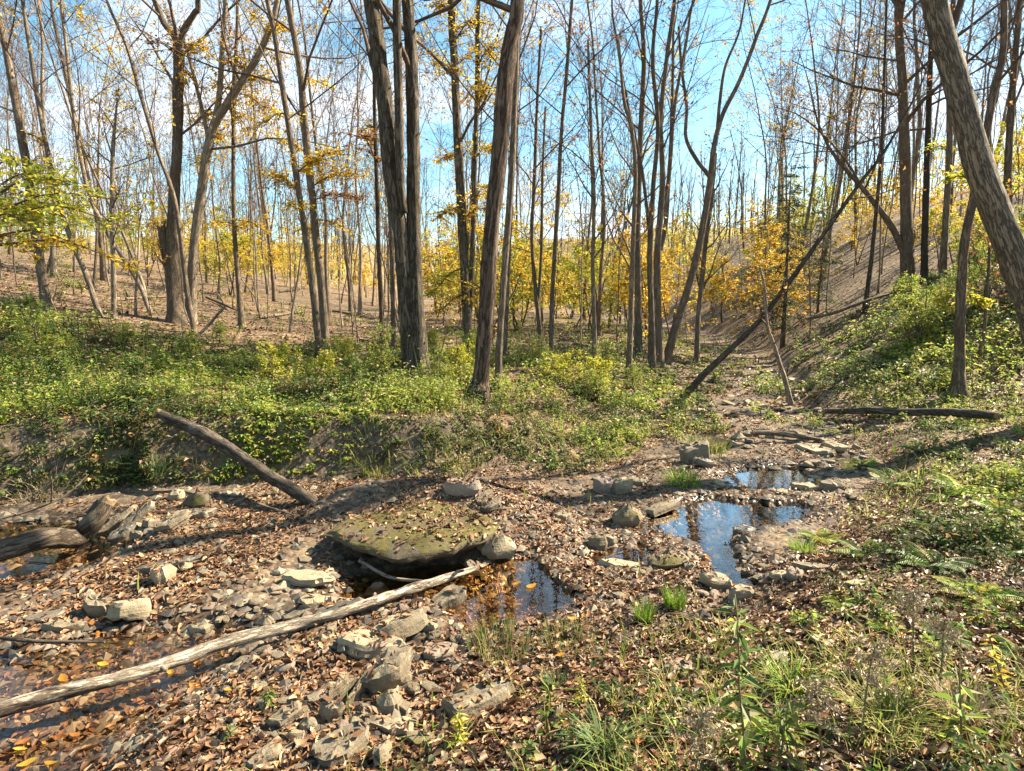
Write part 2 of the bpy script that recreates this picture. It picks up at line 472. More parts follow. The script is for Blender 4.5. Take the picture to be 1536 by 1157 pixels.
def ground_mat():
    t = NT('leaf_strewn_soil')
    v = t.mapped('Object')
    at = t.new('Attribute'); at.attribute_name = 'Col'     # r: green growth, g: damp streambed gravel, b: open far field
    sp = t.new('SeparateColor'); t.l.new(at.outputs['Color'], sp.inputs[0])
    # fallen leaves beyond the modelled ones
    dv = t.new('TexNoise'); dv.inputs['Scale'].default_value = 9; t.l.new(v, dv.inputs['Vector'])
    vv = t.mix(.08, v, dv.outputs['Color'])
    vo = t.new('TexVoronoi'); vo.inputs['Scale'].default_value = 24; t.l.new(vv, vo.inputs['Vector'])
    s2 = t.new('SeparateColor'); t.l.new(vo.outputs['Color'], s2.inputs[0])
    leaf = t.ramp(s2.outputs[0], [(0, (.045, .026, .017)), (.25, (.10, .058, .036)), (.5, (.17, .108, .062)), (.75, (.29, .21, .108)), (1, (.13, .072, .042))])
    soil = t.mix(t.noise(v, 11, 6, .7), (.038, .026, .018), (.10, .068, .044))
    big = t.noise(v, .9, 4, .6)
    c = t.mix(t.ramp(big, [(.25, (.25, .25, .25)), (.6, (.95, .95, .95))]), soil, leaf)
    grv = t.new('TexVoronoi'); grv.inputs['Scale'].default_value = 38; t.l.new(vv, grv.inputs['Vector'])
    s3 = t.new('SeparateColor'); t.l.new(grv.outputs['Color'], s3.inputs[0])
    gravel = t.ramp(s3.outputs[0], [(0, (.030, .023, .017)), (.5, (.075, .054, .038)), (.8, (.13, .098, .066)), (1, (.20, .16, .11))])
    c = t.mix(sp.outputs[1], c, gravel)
    grn = t.mix(t.noise(v, 6, 5, .7), (.045, .05, .018), (.15, .13, .045))
    gf = t.math('MULTIPLY', sp.outputs[0], t.ramp(t.noise(v, 4, 6, .7), [(.35, (.1, .1, .1)), (.6, (.85, .85, .85))]))
    c = t.mix(gf, c, grn)
    c = t.mix(sp.outputs[2], c, t.mix(t.noise(v, .5, 6, .7), (.15, .125, .055), (.24, .19, .095)))
    wetf = at.outputs['Alpha']
    c = t.mix(wetf, c, t.mix(1.0, c, (.66, .58, .49), 'MULTIPLY'))
    rgh = t.math('SUBTRACT', .88, t.math('MULTIPLY', wetf, .55))
    h = t.math('ADD', t.math('MULTIPLY', vo.outputs['Distance'], -1.0), t.math('MULTIPLY', t.noise(v, 50, 3), .3))
    return t.done(t.pbr(c, rgh, t.bump(h, .8, .012), .3))
M['ground'] = ground_mat()

# ------------------------------------------------------------------ cover masks (functions of place)
def bank_side(x, y):
    inb = inside(x, y, BED)
    dl = seg_dist(x, y, LEFT); dr = seg_dist(x, y, RIGHT)
    return inb, (~inb) & (dl < dr), (~inb) & (dl >= dr), dl, dr

def green_cover(x, y):
    x = np.asarray(x, float); y = np.asarray(y, float)
    inb, isl, isr, dl, dr = bank_side(x, y)
    n = fbm2(x * .55, y * .55, 4, 51)
    n2 = fbm2(x * 1.8, y * 1.8, 3, 52)
    edge = 11.5 + .18 * np.maximum(0, -x - 4) - .25 * np.maximum(0, x + 1.0) * 0
    left = ss(-.2, -1.8, x)
    gl = ss(.0 - .12 * left, .5 - .4 * left, dl) * ss(edge + 2.5, edge - 1.0, np.hypot(x * .6, y)) * (.24 + .76 * ss(.40, .51, .5 * n + .5 * n2))
    gl = gl * (1 - .8 * np.exp(-(((x + .9) / 1.2) ** 2 + ((y - 8.9) / .9) ** 2)))
    low = ss(-.6, .6, x) * ss(1.9, .9, dl)                       # open leafy strip by the stream on the bank
    gl = gl * (1 - .25 * low)
    gl = np.maximum(gl, .22 * ss(.46, .58, n2) * ss(11, 13, y) * ss(34, 24, y))          # thin growth up the hillside
    gc = isl * ss(10, 14, y) * ss(40, 20, y) * ss(-3, 1, x) * .7 * ss(.3, .6, n2)
    gr = ss(.1, .7, dr) * (.16 + .26 * ss(3.4, 5.0, y) + .58 * ss(.43, .54, n2)) * (.6 + .4 * ss(.4, .5, n)) * np.where(y < 3.2, .7, 1.0)
    gr = gr * ss(22, 13, y)
    flat = np.exp(-(((x - 6.3) / 1.9) ** 2 + ((y - 9.6) / 1.7) ** 2))
    gr = np.maximum(gr, flat * (dr > .15))
    gb = .6 * ss(6.2, 8, y) * ss(30, 14, y) * ss(.44, .54, n2) * ss(.9, .3, np.minimum(dl, dr))
    return np.clip(np.where(isl, np.maximum(gl, gc), np.where(isr, gr, gb)), 0, 1)

def water_sd(x, y):
    best = np.full(np.shape(x), 9.0)
    for pl, w, d in POOLS:
        dd = seg_dist(x, y, pl, True)
        best = np.minimum(best, np.where(inside(x, y, pl), -dd, dd))
    return best

# ------------------------------------------------------------------ ground sheet
def axis(lo, a, b, hi, step, grow):
    c = list(np.arange(a, b, step)); s = step
    x = c[-1]
    while x < hi:
        s *= grow; x += s; c.append(x)
    s = step; x = c[0]; pre = []
    while x > lo:
        s *= grow; x -= s; pre.append(x)
    return np.array(pre[::-1] + c)
gx = axis(-700, -5.2, 5.8, 700, .041, 1.13)
gy = axis(-60, 1.2, 10.0, 900, .040, 1.055)
X, Y = np.meshgrid(gx, gy)
Z = H(X.ravel(), Y.ravel())
nx, ny = len(gx), len(gy)
idx = np.arange(nx * ny).reshape(ny, nx)
quads = np.stack([idx[:-1, :-1], idx[:-1, 1:], idx[1:, 1:], idx[1:, :-1]], -1).reshape(-1, 4)
gc = np.zeros((nx * ny, 4))
gc[:, 0] = green_cover(X.ravel(), Y.ravel())
inb = inside(X.ravel(), Y.ravel(), BED)
wsd = water_sd(X.ravel(), Y.ravel())
gc[:, 1] = np.clip(np.where(inb, .45 + .55 * ss(.3, -.05, wsd), 0), 0, 1)
_i, _l, _r, _dl, _dr = bank_side(X.ravel(), Y.ravel())
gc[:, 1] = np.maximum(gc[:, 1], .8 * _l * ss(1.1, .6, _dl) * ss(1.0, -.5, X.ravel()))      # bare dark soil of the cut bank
gc[:, 3] = ss(.20, .02, wsd + .10 * (fbm2(X.ravel() * 6, Y.ravel() * 6, 3, 78) - .5))      # wet margin of the water
gc[:, 2] = ss(60, 95, np.hypot(X.ravel(), Y.ravel()))
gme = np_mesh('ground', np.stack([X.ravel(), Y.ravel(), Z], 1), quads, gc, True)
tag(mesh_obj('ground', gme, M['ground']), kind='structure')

ZG = Z.reshape(ny, nx)
def H(x, y):                     # from here on: the height of the ground sheet itself
    x = np.asarray(x, float); y = np.asarray(y, float)
    i = np.clip(np.searchsorted(gx, x) - 1, 0, nx - 2); j = np.clip(np.searchsorted(gy, y) - 1, 0, ny - 2)
    fx = np.clip((x - gx[i]) / (gx[i + 1] - gx[i]), 0, 1); fy = np.clip((y - gy[j]) / (gy[j + 1] - gy[j]), 0, 1)
    return (ZG[j, i] * (1 - fx) + ZG[j, i + 1] * fx) * (1 - fy) + (ZG[j + 1, i] * (1 - fx) + ZG[j + 1, i + 1] * fx) * fy

for i, (pl, wlv, dep) in enumerate(POOLS):
    c = pl.mean(0)
    big = c + (pl - c) * 1.0 + (pl - c) / np.linalg.norm(pl - c, axis=1)[:, None] * .10
    V = np.column_stack([big, np.full(len(big), wlv)])
    F = np.array(tessellate_polygon([[Vector(p) for p in V]]))
    for f in F:
        if np.cross(V[f[1]] - V[f[0]], V[f[2]] - V[f[0]])[2] < 0: f[:] = f[::-1].copy()
    tag(mesh_obj('stream_pool_water', np_mesh('stream_pool_water', V, F, None, True), M['shallow' if i in (3, 4) else 'amber' if i == 0 else 'water']), kind='structure')
# ------------------------------------------------------------------ tubes, leaves, trees
def unit(v):
    return v / (math.sqrt(float(v[0] * v[0] + v[1] * v[1] + v[2] * v[2])) + 1e-12)

def cross(a, b):
    a0, a1, a2 = a[..., 0], a[..., 1], a[..., 2]; b0, b1, b2 = b[..., 0], b[..., 1], b[..., 2]
    return np.stack([a1 * b2 - a2 * b1, a2 * b0 - a0 * b2, a0 * b1 - a1 * b0], -1)

class Geo:
    """collects tubes or leaves for ONE mesh"""
    def __init__(self): self.V = []; self.F3 = []; self.F4 = []; self.C = []; self.A = []; self.n = 0
    def add(self, V, F3=None, F4=None, C=None):
        if F3 is not None and len(F3): self.F3.append(np.asarray(F3) + self.n)
        if F4 is not None and len(F4): self.F4.append(np.asarray(F4) + self.n)
        self.V.append(V); self.n += len(V)
        if C is not None: self.C.append(C)
    def mesh(self, name, smooth=False):
        F = []
        if self.F3: F.append(np.concatenate(self.F3))
        if self.F4: F.append(np.concatenate(self.F4))
        return np_mesh(name, np.concatenate(self.V), F, np.concatenate(self.C) if self.C else None, smooth, np.concatenate(self.A) if self.A and sum(map(len, self.A)) == self.n else None)

def tube(geo, P, rad, sides=6, rough=0.0, seed=0, cap=True, flare=0.0):
    P = np.asarray(P, float); rad = np.asarray(rad, float); n = len(P)
    T = np.gradient(P, axis=0); T /= np.linalg.norm(T, axis=1)[:, None] + 1e-12
    m = unit(T.mean(0))
    ref = np.eye(3)[np.argmin(np.abs(m))]
    A = cross(T, ref[None] if T.ndim == 2 else ref); A /= np.linalg.norm(A, axis=1)[:, None] + 1e-12
    B = cross(T, A)
    th = np.arange(sides) * 2 * math.pi / sides
    r = rad[:, None] * np.ones((1, sides))
    if rough > 0:
        s = np.concatenate([[0], np.cumsum(np.linalg.norm(np.diff(P, axis=0), axis=1))])
        S, TH = np.meshgrid(s, th, indexing='ij')
        R0 = float(rad.mean())
        q = np.stack([np.cos(TH).ravel() * 2.2, np.sin(TH).ravel() * 2.2, S.ravel() / R0 * .25], 1)
        q2 = np.stack([np.cos(TH).ravel() * 4.5, np.sin(TH).ravel() * 4.5, S.ravel() / R0 * .5], 1)
        d = (noise3(q + 31 * seed, seed) - .5) * 1.1 + (np.abs(noise3(q2 + 7 * seed, seed + 3) - .5) - .25) * 1.0
        r = r * (1 + rough * d.reshape(n, sides))
    V = P[:, None] + r[..., None] * (np.cos(th)[None, :, None] * A[:, None] + np.sin(th)[None, :, None] * B[:, None])
    V = V.reshape(-1, 3)
    i = np.arange(n - 1)[:, None] * sides; j = np.arange(sides)[None]; j2 = (j + 1) % sides
    F4 = np.stack([i + j, i + sides + j, i + sides + j2, i + j2], -1).reshape(-1, 4)
    F3 = None
    if cap:
        V = np.vstack([V, P[:1] , P[-1:]])
        a = n * sides; jj = np.arange(sides); k2 = (jj + 1) % sides
        F3 = np.vstack([np.stack([np.full(sides, a), jj, k2], 1), np.stack([np.full(sides, a + 1), (n - 1) * sides + k2, (n - 1) * sides + jj], 1)])
    sl = np.concatenate([[0], np.cumsum(np.linalg.norm(np.diff(P, axis=0), axis=1))]) + seed * 3.7 + P[0, 0]
    r0 = np.maximum(rad, .012)
    BA = np.stack([r0[:, None] * np.cos(th)[None], r0[:, None] * np.sin(th)[None], np.repeat(sl[:, None], sides, 1)], -1).reshape(-1, 3)
    if cap: BA = np.vstack([BA, [[0, 0, sl[0]], [0, 0, sl[-1]]]])
    geo.add(V, F3, F4); geo.A.append(BA)

def smooth_line(P, step):
    """Catmull-Rom through the rows of P (any number of columns), resampled by about step"""
    P = np.asarray(P, float)
    if len(P) == 2:
        k = max(2, int(np.linalg.norm(P[1, :3] - P[0, :3]) / step) + 1)
        return P[0] + (P[1] - P[0]) * np.linspace(0, 1, k)[:, None]
    Q = np.vstack([2 * P[0] - P[1], P, 2 * P[-1] - P[-2]])
    out = []
    for i in range(1, len(Q) - 2):
        k = max(2, int(np.linalg.norm(Q[i + 1, :3] - Q[i, :3]) / step) + 1)
        t = np.linspace(0, 1, k, endpoint=False)[:, None]
        p0, p1, p2, p3 = Q[i - 1:i + 3]
        out.append(.5 * (2 * p1 + (p2 - p0) * t + (2 * p0 - 5 * p1 + 4 * p2 - p3) * t ** 2 + (3 * p1 - p0 - 3 * p2 + p3) * t ** 3))
    out.append(P[-1:])
    return np.vstack(out)

PAL = {
    'yellow': [(.68, .48, .035), (.62, .40, .03), (.70, .55, .06), (.50, .28, .03), (.56, .48, .06)],
    'gold': [(.62, .41, .035), (.66, .47, .04), (.54, .32, .03), (.42, .21, .04), (.70, .54, .07)],
    'rust': [(.30, .13, .05), (.40, .19, .05), (.22, .10, .05), (.45, .26, .08)],
    'lime': [(.50, .50, .045), (.58, .52, .06), (.36, .42, .04), (.62, .50, .06), (.26, .34, .035)],
    'green': [(.07, .125, .028), (.11, .17, .035), (.05, .095, .025), (.16, .20, .05), (.24, .24, .06)],
    'herb': [(.07, .15, .03), (.11, .21, .035), (.17, .28, .05), (.27, .34, .06), (.05, .10, .025), (.24, .21, .07), (.08, .17, .05)],
    'herb_light': [(.23, .35, .05), (.34, .43, .06), (.47, .46, .08), (.15, .26, .045), (.36, .31, .09)],
    'needle': [(.035, .065, .028), (.05, .085, .035), (.075, .095, .045)],
    'litter': [(0.041, 0.021, 0.012), (0.066, 0.031, 0.016), (0.111, 0.047, 0.021), (0.089, 0.038, 0.021), (0.297, 0.152, 0.068), (0.222, 0.103, 0.044), (0.13, 0.059, 0.029), (0.17, 0.08, 0.04), (0.216, 0.111, 0.057), (0.078, 0.036, 0.021), (0.266, 0.147, 0.071), (0.326, 0.192, 0.095), (0.148, 0.062, 0.028), (0.052, 0.027, 0.015), (0.193, 0.09, 0.046), (0.37, 0.231, 0.12), (0.357, 0.233, 0.132)],
    'herb_dark': [(.035, .075, .022), (.05, .10, .028), (.075, .13, .035), (.11, .14, .05), (.16, .12, .06)],
    'bright': [(.62, .33, .035), (.58, .24, .03), (.66, .44, .06), (.48, .17, .04)],
    'grass': [(.16, .24, .035), (.25, .31, .05), (.11, .18, .03), (.36, .34, .10), (.42, .36, .16)],
    'grass_fresh': [(.17, .30, .03), (.25, .38, .045), (.12, .22, .03)],
    'sedge': [(.06, .115, .04), (.10, .17, .06), (.15, .21, .09)],
    'straw': [(.34, .27, .16), (.26, .20, .12), (.42, .34, .22)],
}
def pick(pal, n, jit=.18, r=None):
    r = r or rng
    p = np.array(PAL[pal]); c = p[r.integers(0, len(p), n)]
    return np.clip(c * (1 + jit * r.standard_normal((n, 1))), .01, .9)

def leaves(geo, P, D, N, L, W, C, fold=.25, curl=.0):
    """pointed leaves: base at P, axis D, face normal N, folded along the midrib; arrays of n"""
    n = len(P)
    D = D / (np.linalg.norm(D, axis=1)[:, None] + 1e-9)
    S = cross(D, N); S /= np.linalg.norm(S, axis=1)[:, None] + 1e-9
    U = cross(S, D)
    L = np.broadcast_to(L, (n,))[:, None]; W = np.broadcast_to(W, (n,))[:, None]
    fold = np.broadcast_to(fold, (n,))[:, None]
    mid = P + D * L * .45
    V = np.stack([P, mid + S * W * .5 + U * W * fold, P + D * L + U * L * np.broadcast_to(curl, (n,))[:, None], mid - S * W * .5 + U * W * fold], 1).reshape(-1, 3)
    b = np.arange(n)[:, None] * 4
    F3 = np.concatenate([b + np.array([[0, 1, 2]]), b + np.array([[0, 2, 3]])])
    geo.add(V, F3, None, np.repeat(C, 4, 0))

def rand_dir(n, r=None):
    r = r or rng
    v = r.standard_normal((n, 3)); return v / np.linalg.norm(v, axis=1)[:, None]

def wander(start, d, length, nseg, wob, up, r):
    P = [np.array(start, float)]; d = unit(np.array(d, float)); s = length / nseg
    for i in range(nseg):
        d = unit(d + wob * r.standard_normal(3) + np.array([0, 0, up]))
        P.append(P[-1] + d * s)
    return np.array(P)

def sprout(geo, P, rad, level, spec, r, tips, t0=.3, count=None, length=None):
    """side branches along P, recursively; tips collects twig lines for leaves"""
    n = count if count is not None else spec['n'][level]
    Lp = np.linalg.norm(np.diff(P, axis=0), axis=1).sum()
    seg = np.concatenate([[0], np.cumsum(np.linalg.norm(np.diff(P, axis=0), axis=1))])
    ts = t0 + (1 - t0) * (np.arange(n) + r.random(n)) / max(n, 1)
    ang0 = r.random() * 6.28
    for k, t in enumerate(ts):
        if level == 2 and P[0][2] > 8.5 and k % 2: continue
        s = min(t, .995) * Lp
        i = min(np.searchsorted(seg, s) - 1, len(P) - 2); i = max(i, 0)
        f = (s - seg[i]) / (seg[i + 1] - seg[i] + 1e-9)
        p = P[i] * (1 - f) + P[i + 1] * f
        rr = rad[i] * (1 - f) + rad[i + 1] * f
        T = unit(P[i + 1] - P[i])
        ref = np.eye(3)[np.argmin(np.abs(T))]
        A = unit(cross(T, ref[None] if T.ndim == 2 else ref)); B = cross(T, A)
        ph = ang0 + k * 2.4 + r.random() * .8
        ang = R(spec['ang'][level] + 12 * r.standard_normal())
        d = T * math.cos(ang) + (A * math.cos(ph) + B * math.sin(ph)) * math.sin(ang)
        Lc = (length if length is not None else Lp * spec['len'][level]) * (1.15 - .7 * (t - t0) / (1 - t0 + 1e-6)) * (.7 + .6 * r.random())
        rc = max(min(rr * spec['rad'][level] * (.7 + .5 * r.random()), rr * .8), spec['rmin'])
        ns = (5, 3, 2, 2)[min(level, 3)]
        Q = wander(p, d, Lc, ns, spec['wob'][level], spec['up'][level], r)
        rq = rc * np.linspace(1, .25, ns + 1); rq = np.maximum(rq, spec['rmin'] * .7)
        tube(geo, Q, rq, (6, 4, 3, 3)[min(level, 3)], cap=False)
        if level + 1 < len(spec['n']):
            sprout(geo, Q, rq, level + 1, spec, r, tips, .2)
        if level >= spec.get('tip', 2): tips.append(Q)

BARE = dict(n=(15, 6, 5), ang=(38, 42, 40), len=(.30, .45, .5), rad=(.45, .5, .55), wob=(.10, .14, .16), up=(.10, .06, .03), rmin=.0042)
HERO = dict(n=(14, 5, 4), ang=(46, 44, 42), len=(.26, .45, .5), rad=(.40, .45, .5), wob=(.13, .15, .18), up=(.06, .04, .02), rmin=.0038)
RIDGE = dict(n=(22, 7, 5), ang=(58, 48, 44), len=(.26, .5, .5), rad=(.40, .5, .5), wob=(.12, .15, .18), up=(.03, .03, .02), rmin=.0042)
SPREAD = dict(n=(16, 6, 4), ang=(72, 50, 45), len=(.42, .45, .5), rad=(.42, .5, .55), wob=(.10, .12, .14), up=(.02, .0, -.01), rmin=.0035, tip=1)

def leafy(geo, tips, per, pal, size, r, flat=.6, spread=.06, keep=1.0):
    P = []; D = []
    for Q in tips:
        if r.random() > keep: continue
        k = r.poisson(per)
        if k == 0: continue
        t = r.random(k) * (len(Q) - 1); i = np.minimum(t.astype(int), len(Q) - 2); f = (t - i)[:, None]
        P.append(Q[i] * (1 - f) + Q[i + 1] * f); D.append(Q[i + 1] - Q[i])
    if not P: return
    P = np.concatenate(P); D = np.concatenate(D); n = len(P)
    D = D / np.linalg.norm(D, axis=1)[:, None]
    D = D * .6 + rand_dir(n, r) * np.array([1, 1, .5]) ; D[:, 2] -= .15
    N = rand_dir(n, r) * (1 - flat) + np.array([0, 0, 1]) * flat
    P = P + rand_dir(n, r) * spread * r.random((n, 1))
    L = size * (.6 + .7 * r.random(n))
    leaves(geo, P, D, N, L, L * (.5 + .2 * r.random(n)), pick(pal, n, .2, r), .15 + .2 * r.random(n), -.15 * r.random(n))

def finish_tree(root, trunk, branches, foliage, mat, lmat=None, smooth=True):
    if trunk.n: mesh_obj('trunk', trunk.mesh('trunk', smooth), mat, root)
    if branches.n: mesh_obj('branches', branches.mesh('branches', True), M['twig'], root)
    if foliage is not None and foliage.n: mesh_obj('foliage', foliage.mesh('foliage'), lmat or M['autumn'], root)

def copy_tree(src, loc, rz, sc):
    r = src.copy(); col.objects.link(r)
    r.location = [float(c) for c in loc]; r.rotation_euler = (0, 0, rz); r.scale = sc
    for ch in src.children:
        c = ch.copy(); col.objects.link(c); c.parent = r
    return r

# ------------------------------------------------------------------ trees one can tell apart
def hero_tree(name, label, stems, mat='bark', spec=HERO, top=13.0, seed=0, crown=True, pal=None, per=0, keep=1.0, size=.066, sprays=(), cat='tree', depth=None, t0=.30, sink=.12, group=None, rough=.16, lsize=None):
    """stems: list of pixel lines [(u, v, width px), ...]; the first starts at the foot of the tree"""
    r = np.random.default_rng(1000 + seed)
    u, v = stems[0][0][0], stems[0][0][1]
    base = ground(u, v) if depth is None else None
    if base is None:
        base = at_depth(u, v, depth); base[2] = hz(base[0], base[1])
    y0 = base[1]
    root = empty(name, base)
    tag(root, label, cat, group)
    trunk, br, fol = Geo(), Geo(), Geo()
    tips = []
    lines = []
    for si, st in enumerate(stems):
        lean = r.normal() * .04
        pts = []
        for k, (pu, pv, w) in enumerate(st):
            p = at_depth(pu, pv, y0)
            p[1] += lean * (p[2] - base[2]) + (0 if si == 0 else .04 * math.sin(si * 2.1))
            # keep the pixel place after the small shift in depth
            q = at_depth(pu, pv, p[1])
            pts.append([*(q - base), px_size(q, w) * .46])
        pts = np.array(pts)
        if si == 0 and True:
            foot = pts[0].copy(); foot[2] -= sink; foot[3] *= 1.75
            up1 = pts[0].copy(); f_ = min(.8, .22 / max(.05, np.linalg.norm(pts[1, :3] - pts[0, :3])))
            up1 = pts[0] * (1 - f_) + pts[1] * f_; up1[3] *= 1.04
            pts[0, 3] *= 1.3; pts = np.vstack([pts[:1], up1[None], pts[1:]])
            pts = np.vstack([foot, pts])
        if st[-1][1] <= 5 and top:                            # goes on above the frame
            e = pts[-1]; dirn = unit(pts[-1, :3] - pts[-2, :3]); dirn = unit(dirn + np.array([0, 0, .5]))
            z = e[2]; k = 0; q = e.copy()
            steps = max(2, int((top - z) / 1.4))
            for k in range(steps):
                dirn = unit(dirn + np.array([r.normal() * .1, r.normal() * .1, .08]))
                q = q.copy(); q[:3] += dirn * 1.4; q[3] = e[3] * (1 - .85 * (k + 1) / steps)
                pts = np.vstack([pts, q])
        L = smooth_line(pts, max(.05, min(.16, pts[:, 3].max() * .7)))
        L[:, 3] = np.maximum(L[:, 3], .005)
        big = pts[:, 3].max() > .06
        tube(trunk, L[:, :3], L[:, 3], 28 if big else 12, rough if big else rough * .5, seed * 7 + si)
        lines.append(L)
        if crown:
            Lt = L[::max(1, len(L) // 30)]
            nb = spec['n'][0] if si == 0 else max(4, spec['n'][0] // 2)
            sprout(br, Lt[:, :3], Lt[:, 3], 0, spec, r, tips, t0, nb, length=min(2.6, (.26 if si == 0 else .36) * np.linalg.norm(np.diff(L[:, :3], axis=0), axis=1).sum()))
    if not pal and crown: pal, per, keep = 'gold' if seed < 20 else 'rust', 3.0 if seed < 20 else 1.4, .5
    if pal and per: leafy(fol, tips, per, pal, size, r, .4, .08, keep)
    for sp in sprays:           # leafy boughs: (u0,v0)->(u1,v1), n leaves, palette, spread px
        (u0, v0), (u1, v1), n, sp_pal, wide = sp[:5]; n = int(n * 3.0)
        y1 = y0 + (sp[5] if len(sp) > 5 else r.normal() * .5)
        a = at_depth(u0, v0, y0) - base; b = at_depth(u1, v1, y1) - base
        mid = (a + b) / 2 + np.array([0, 0, .12 * np.linalg.norm(b - a)])
        Q = smooth_line(np.vstack([a, mid, b]), .15)
        rb = np.linspace(.018, .004, len(Q))
        tube(br, Q, rb, 5, cap=False)
        wd = px_size(a + base, wide) * 1.5
        tw = []
        for k in range(max(6, n // 14)):
            t = .15 + .85 * r.random(); p = Q[int(t * (len(Q) - 1))]
            dd = unit(np.array([r.normal(), r.normal(), r.normal() * .13 + .04]) + .5 * unit(b - a))
            q = wander(p, dd, wd * (.5 + .8 * r.random()), 3, .2, -.03, r)
            tube(br, q, np.linspace(.005, .0025, 4), 3, cap=False)
            tw.append(q)
        leafy(fol, tw, n / max(1, len(tw)), sp_pal, lsize or size, r, .8, .07)
    finish_tree(root, trunk, br, fol, M[mat])
    return root

hero_tree('forked_tree', 'thick twin-stemmed tree with mossy ridged bark at centre, two stems joined at the foot', [
    [(630, 578, 42), (628, 540, 36), (624, 470, 29), (621, 380, 25), (620, 250, 22), (618, 110, 21), (611, 0, 20)],
    [(617, 560, 26), (612, 500, 27), (607, 430, 25), (600, 350, 25), (590, 285, 27), (583, 225, 27), (577, 150, 26), (566, 65, 25), (555, 0, 23)],
    [(606, 320, 12), (600, 260, 15), (598, 150, 15), (596, 60, 15), (595, 0, 14)]], 'bark_moss', seed=1, rough=.22)
hero_tree('straight_tree', 'thick single red-brown trunk with shaggy bark right of the twin-stemmed tree', [
    [(717, 600, 36), (721, 570, 28), (727, 500, 26), (731, 440, 27), (735, 370, 25), (742, 300, 27), (750, 220, 28), (757, 130, 27), (766, 60, 25), (776, 0, 25)]], 'bark_red', seed=2, rough=.24)
hero_tree('slender_tree', 'slender trunk standing close behind the shaggy red-brown trunk', [
    [(746, 585, 13), (750, 500, 11), (757, 400, 11), (766, 280, 11), (771, 180, 10), (775, 90, 8), (776, 0, 7)]], 'bark', seed=3)
hero_tree('slender_tree', 'slim trunk just right of the shaggy red-brown trunk, farther back', [
    [(756, 545, 9), (762, 400, 8), (769, 250, 8), (776, 120, 7), (780, 0, 6)]], 'bark', seed=4)
hero_tree('leaning_tree', 'massive grey trunk leaning left across the upper right corner', [
    [(1610, 640, 92), (1588, 570, 76), (1560, 490, 66), (1534, 420, 60), (1508, 355, 55), (1480, 285, 52), (1455, 200, 48), (1430, 110, 46), (1402, 0, 42)]],
    'bark_grey', seed=5, depth=6.4, rough=.2)
hero_tree('broken_stub_tree', 'thick tree with a broken-off stub low on its left side, on the left slope', [
    [(266, 486, 36), (262, 440, 29), (259, 380, 26), (261, 300, 20), (266, 215, 17), (267, 140, 19), (268, 80, 17), (262, 55, 12), (246, 35, 11), (232, 0, 10)],
    [(258, 430, 14), (250, 390, 16), (244, 352, 15), (243, 341, 14)],
    [(268, 80, 12), (276, 45, 11), (292, 20, 10), (297, 0, 9)]], 'bark', seed=6, rough=.2,
    sprays=[((268, 85), (215, 62), 60, 'rust', 30), ((270, 70), (330, 95), 110, 'gold', 30), ((272, 100), (300, 140), 60, 'gold', 25)])
hero_tree('forking_tree', 'pale forking tree with golden leaves beside the broken-stub tree', [
    [(285, 484, 22), (288, 420, 17), (292, 360, 16), (303, 280, 16), (317, 200, 16), (338, 160, 13), (366, 118, 12), (394, 70, 11), (416, 0, 9)],
    [(316, 205, 10), (328, 150, 10), (333, 80, 9), (338, 0, 8)],
    [(314, 215, 8), (302, 160, 7), (286, 95, 6), (270, 40, 5)]], 'bark_pale', seed=7,
    sprays=[((318, 210), (300, 260), 130, 'yellow', 24), ((360, 125), (400, 120), 130, 'yellow', 26), ((345, 155), (330, 120), 110, 'yellow', 24), ((400, 40), (430, 50), 110, 'gold', 24), ((330, 165), (300, 190), 160, 'yellow', 26), ((340, 160), (375, 200), 140, 'yellow', 28), ((350, 140), (400, 165), 130, 'gold', 28), ((370, 110), (352, 88), 110, 'gold', 26), ((392, 75), (420, 90), 80, 'gold', 25), ((330, 110), (350, 40), 100, 'rust', 26), ((400, 50), (375, 20), 80, 'yellow', 25), ((318, 200), (345, 225), 110, 'yellow', 24)])
hero_tree('curved_tree', 'thin dark curving trunk bending left across the broken-stub tree', [
    [(292, 500, 9), (281, 440, 9), (270, 350, 8), (259, 290, 8), (236, 225, 7), (213, 150, 7), (190, 70, 6), (160, 0, 5)]], 'bark', seed=8)
hero_tree('slender_tree', 'dark leaning trunk nearest the left edge, above the lime green bough', [
    [(72, 470, 24), (64, 420, 18), (52, 340, 17), (40, 250, 16), (24, 160, 14), (8, 70, 13), (-6, 0, 12)]], 'bark', seed=9,
    sprays=[((30, 200), (70, 215), 30, 'gold', 18), ((40, 270), (60, 230), 26, 'gold', 16)])
hero_tree('slender_tree', 'pale thin trunk second from the left edge', [
    [(150, 475, 10), (128, 410, 10), (96, 330, 9), (75, 245, 9), (58, 160, 8), (46, 80, 8), (34, 0, 7)]], 'bark_pale', seed=10)
hero_tree('slender_tree', 'slim straight trunk rising behind the end of the lime green bough', [
    [(171, 478, 10), (170, 400, 9), (168, 300, 8), (170, 215, 7), (176, 150, 3)]], 'bark_pale', seed=11, top=0, t0=.3)
hero_tree('slender_tree', 'slim grey trunk between the lime green bough and the broken-stub tree', [
    [(226, 470, 8), (205, 420, 8), (150, 330, 8), (128, 270, 8), (112, 180, 7), (98, 60, 6), (92, 0, 6)]], 'bark_pale', seed=12)
hero_tree('slender_tree', 'slim trunk with a kink above its foot right of the golden forking tree', [
    [(363, 492, 12), (358, 430, 9), (352, 350, 8), (350, 250, 7), (352, 120, 6), (356, 0, 5)]], 'bark', seed=13,
    sprays=[((352, 330), (395, 345), 70, 'gold', 20), ((355, 340), (330, 335), 40, 'gold', 18)])
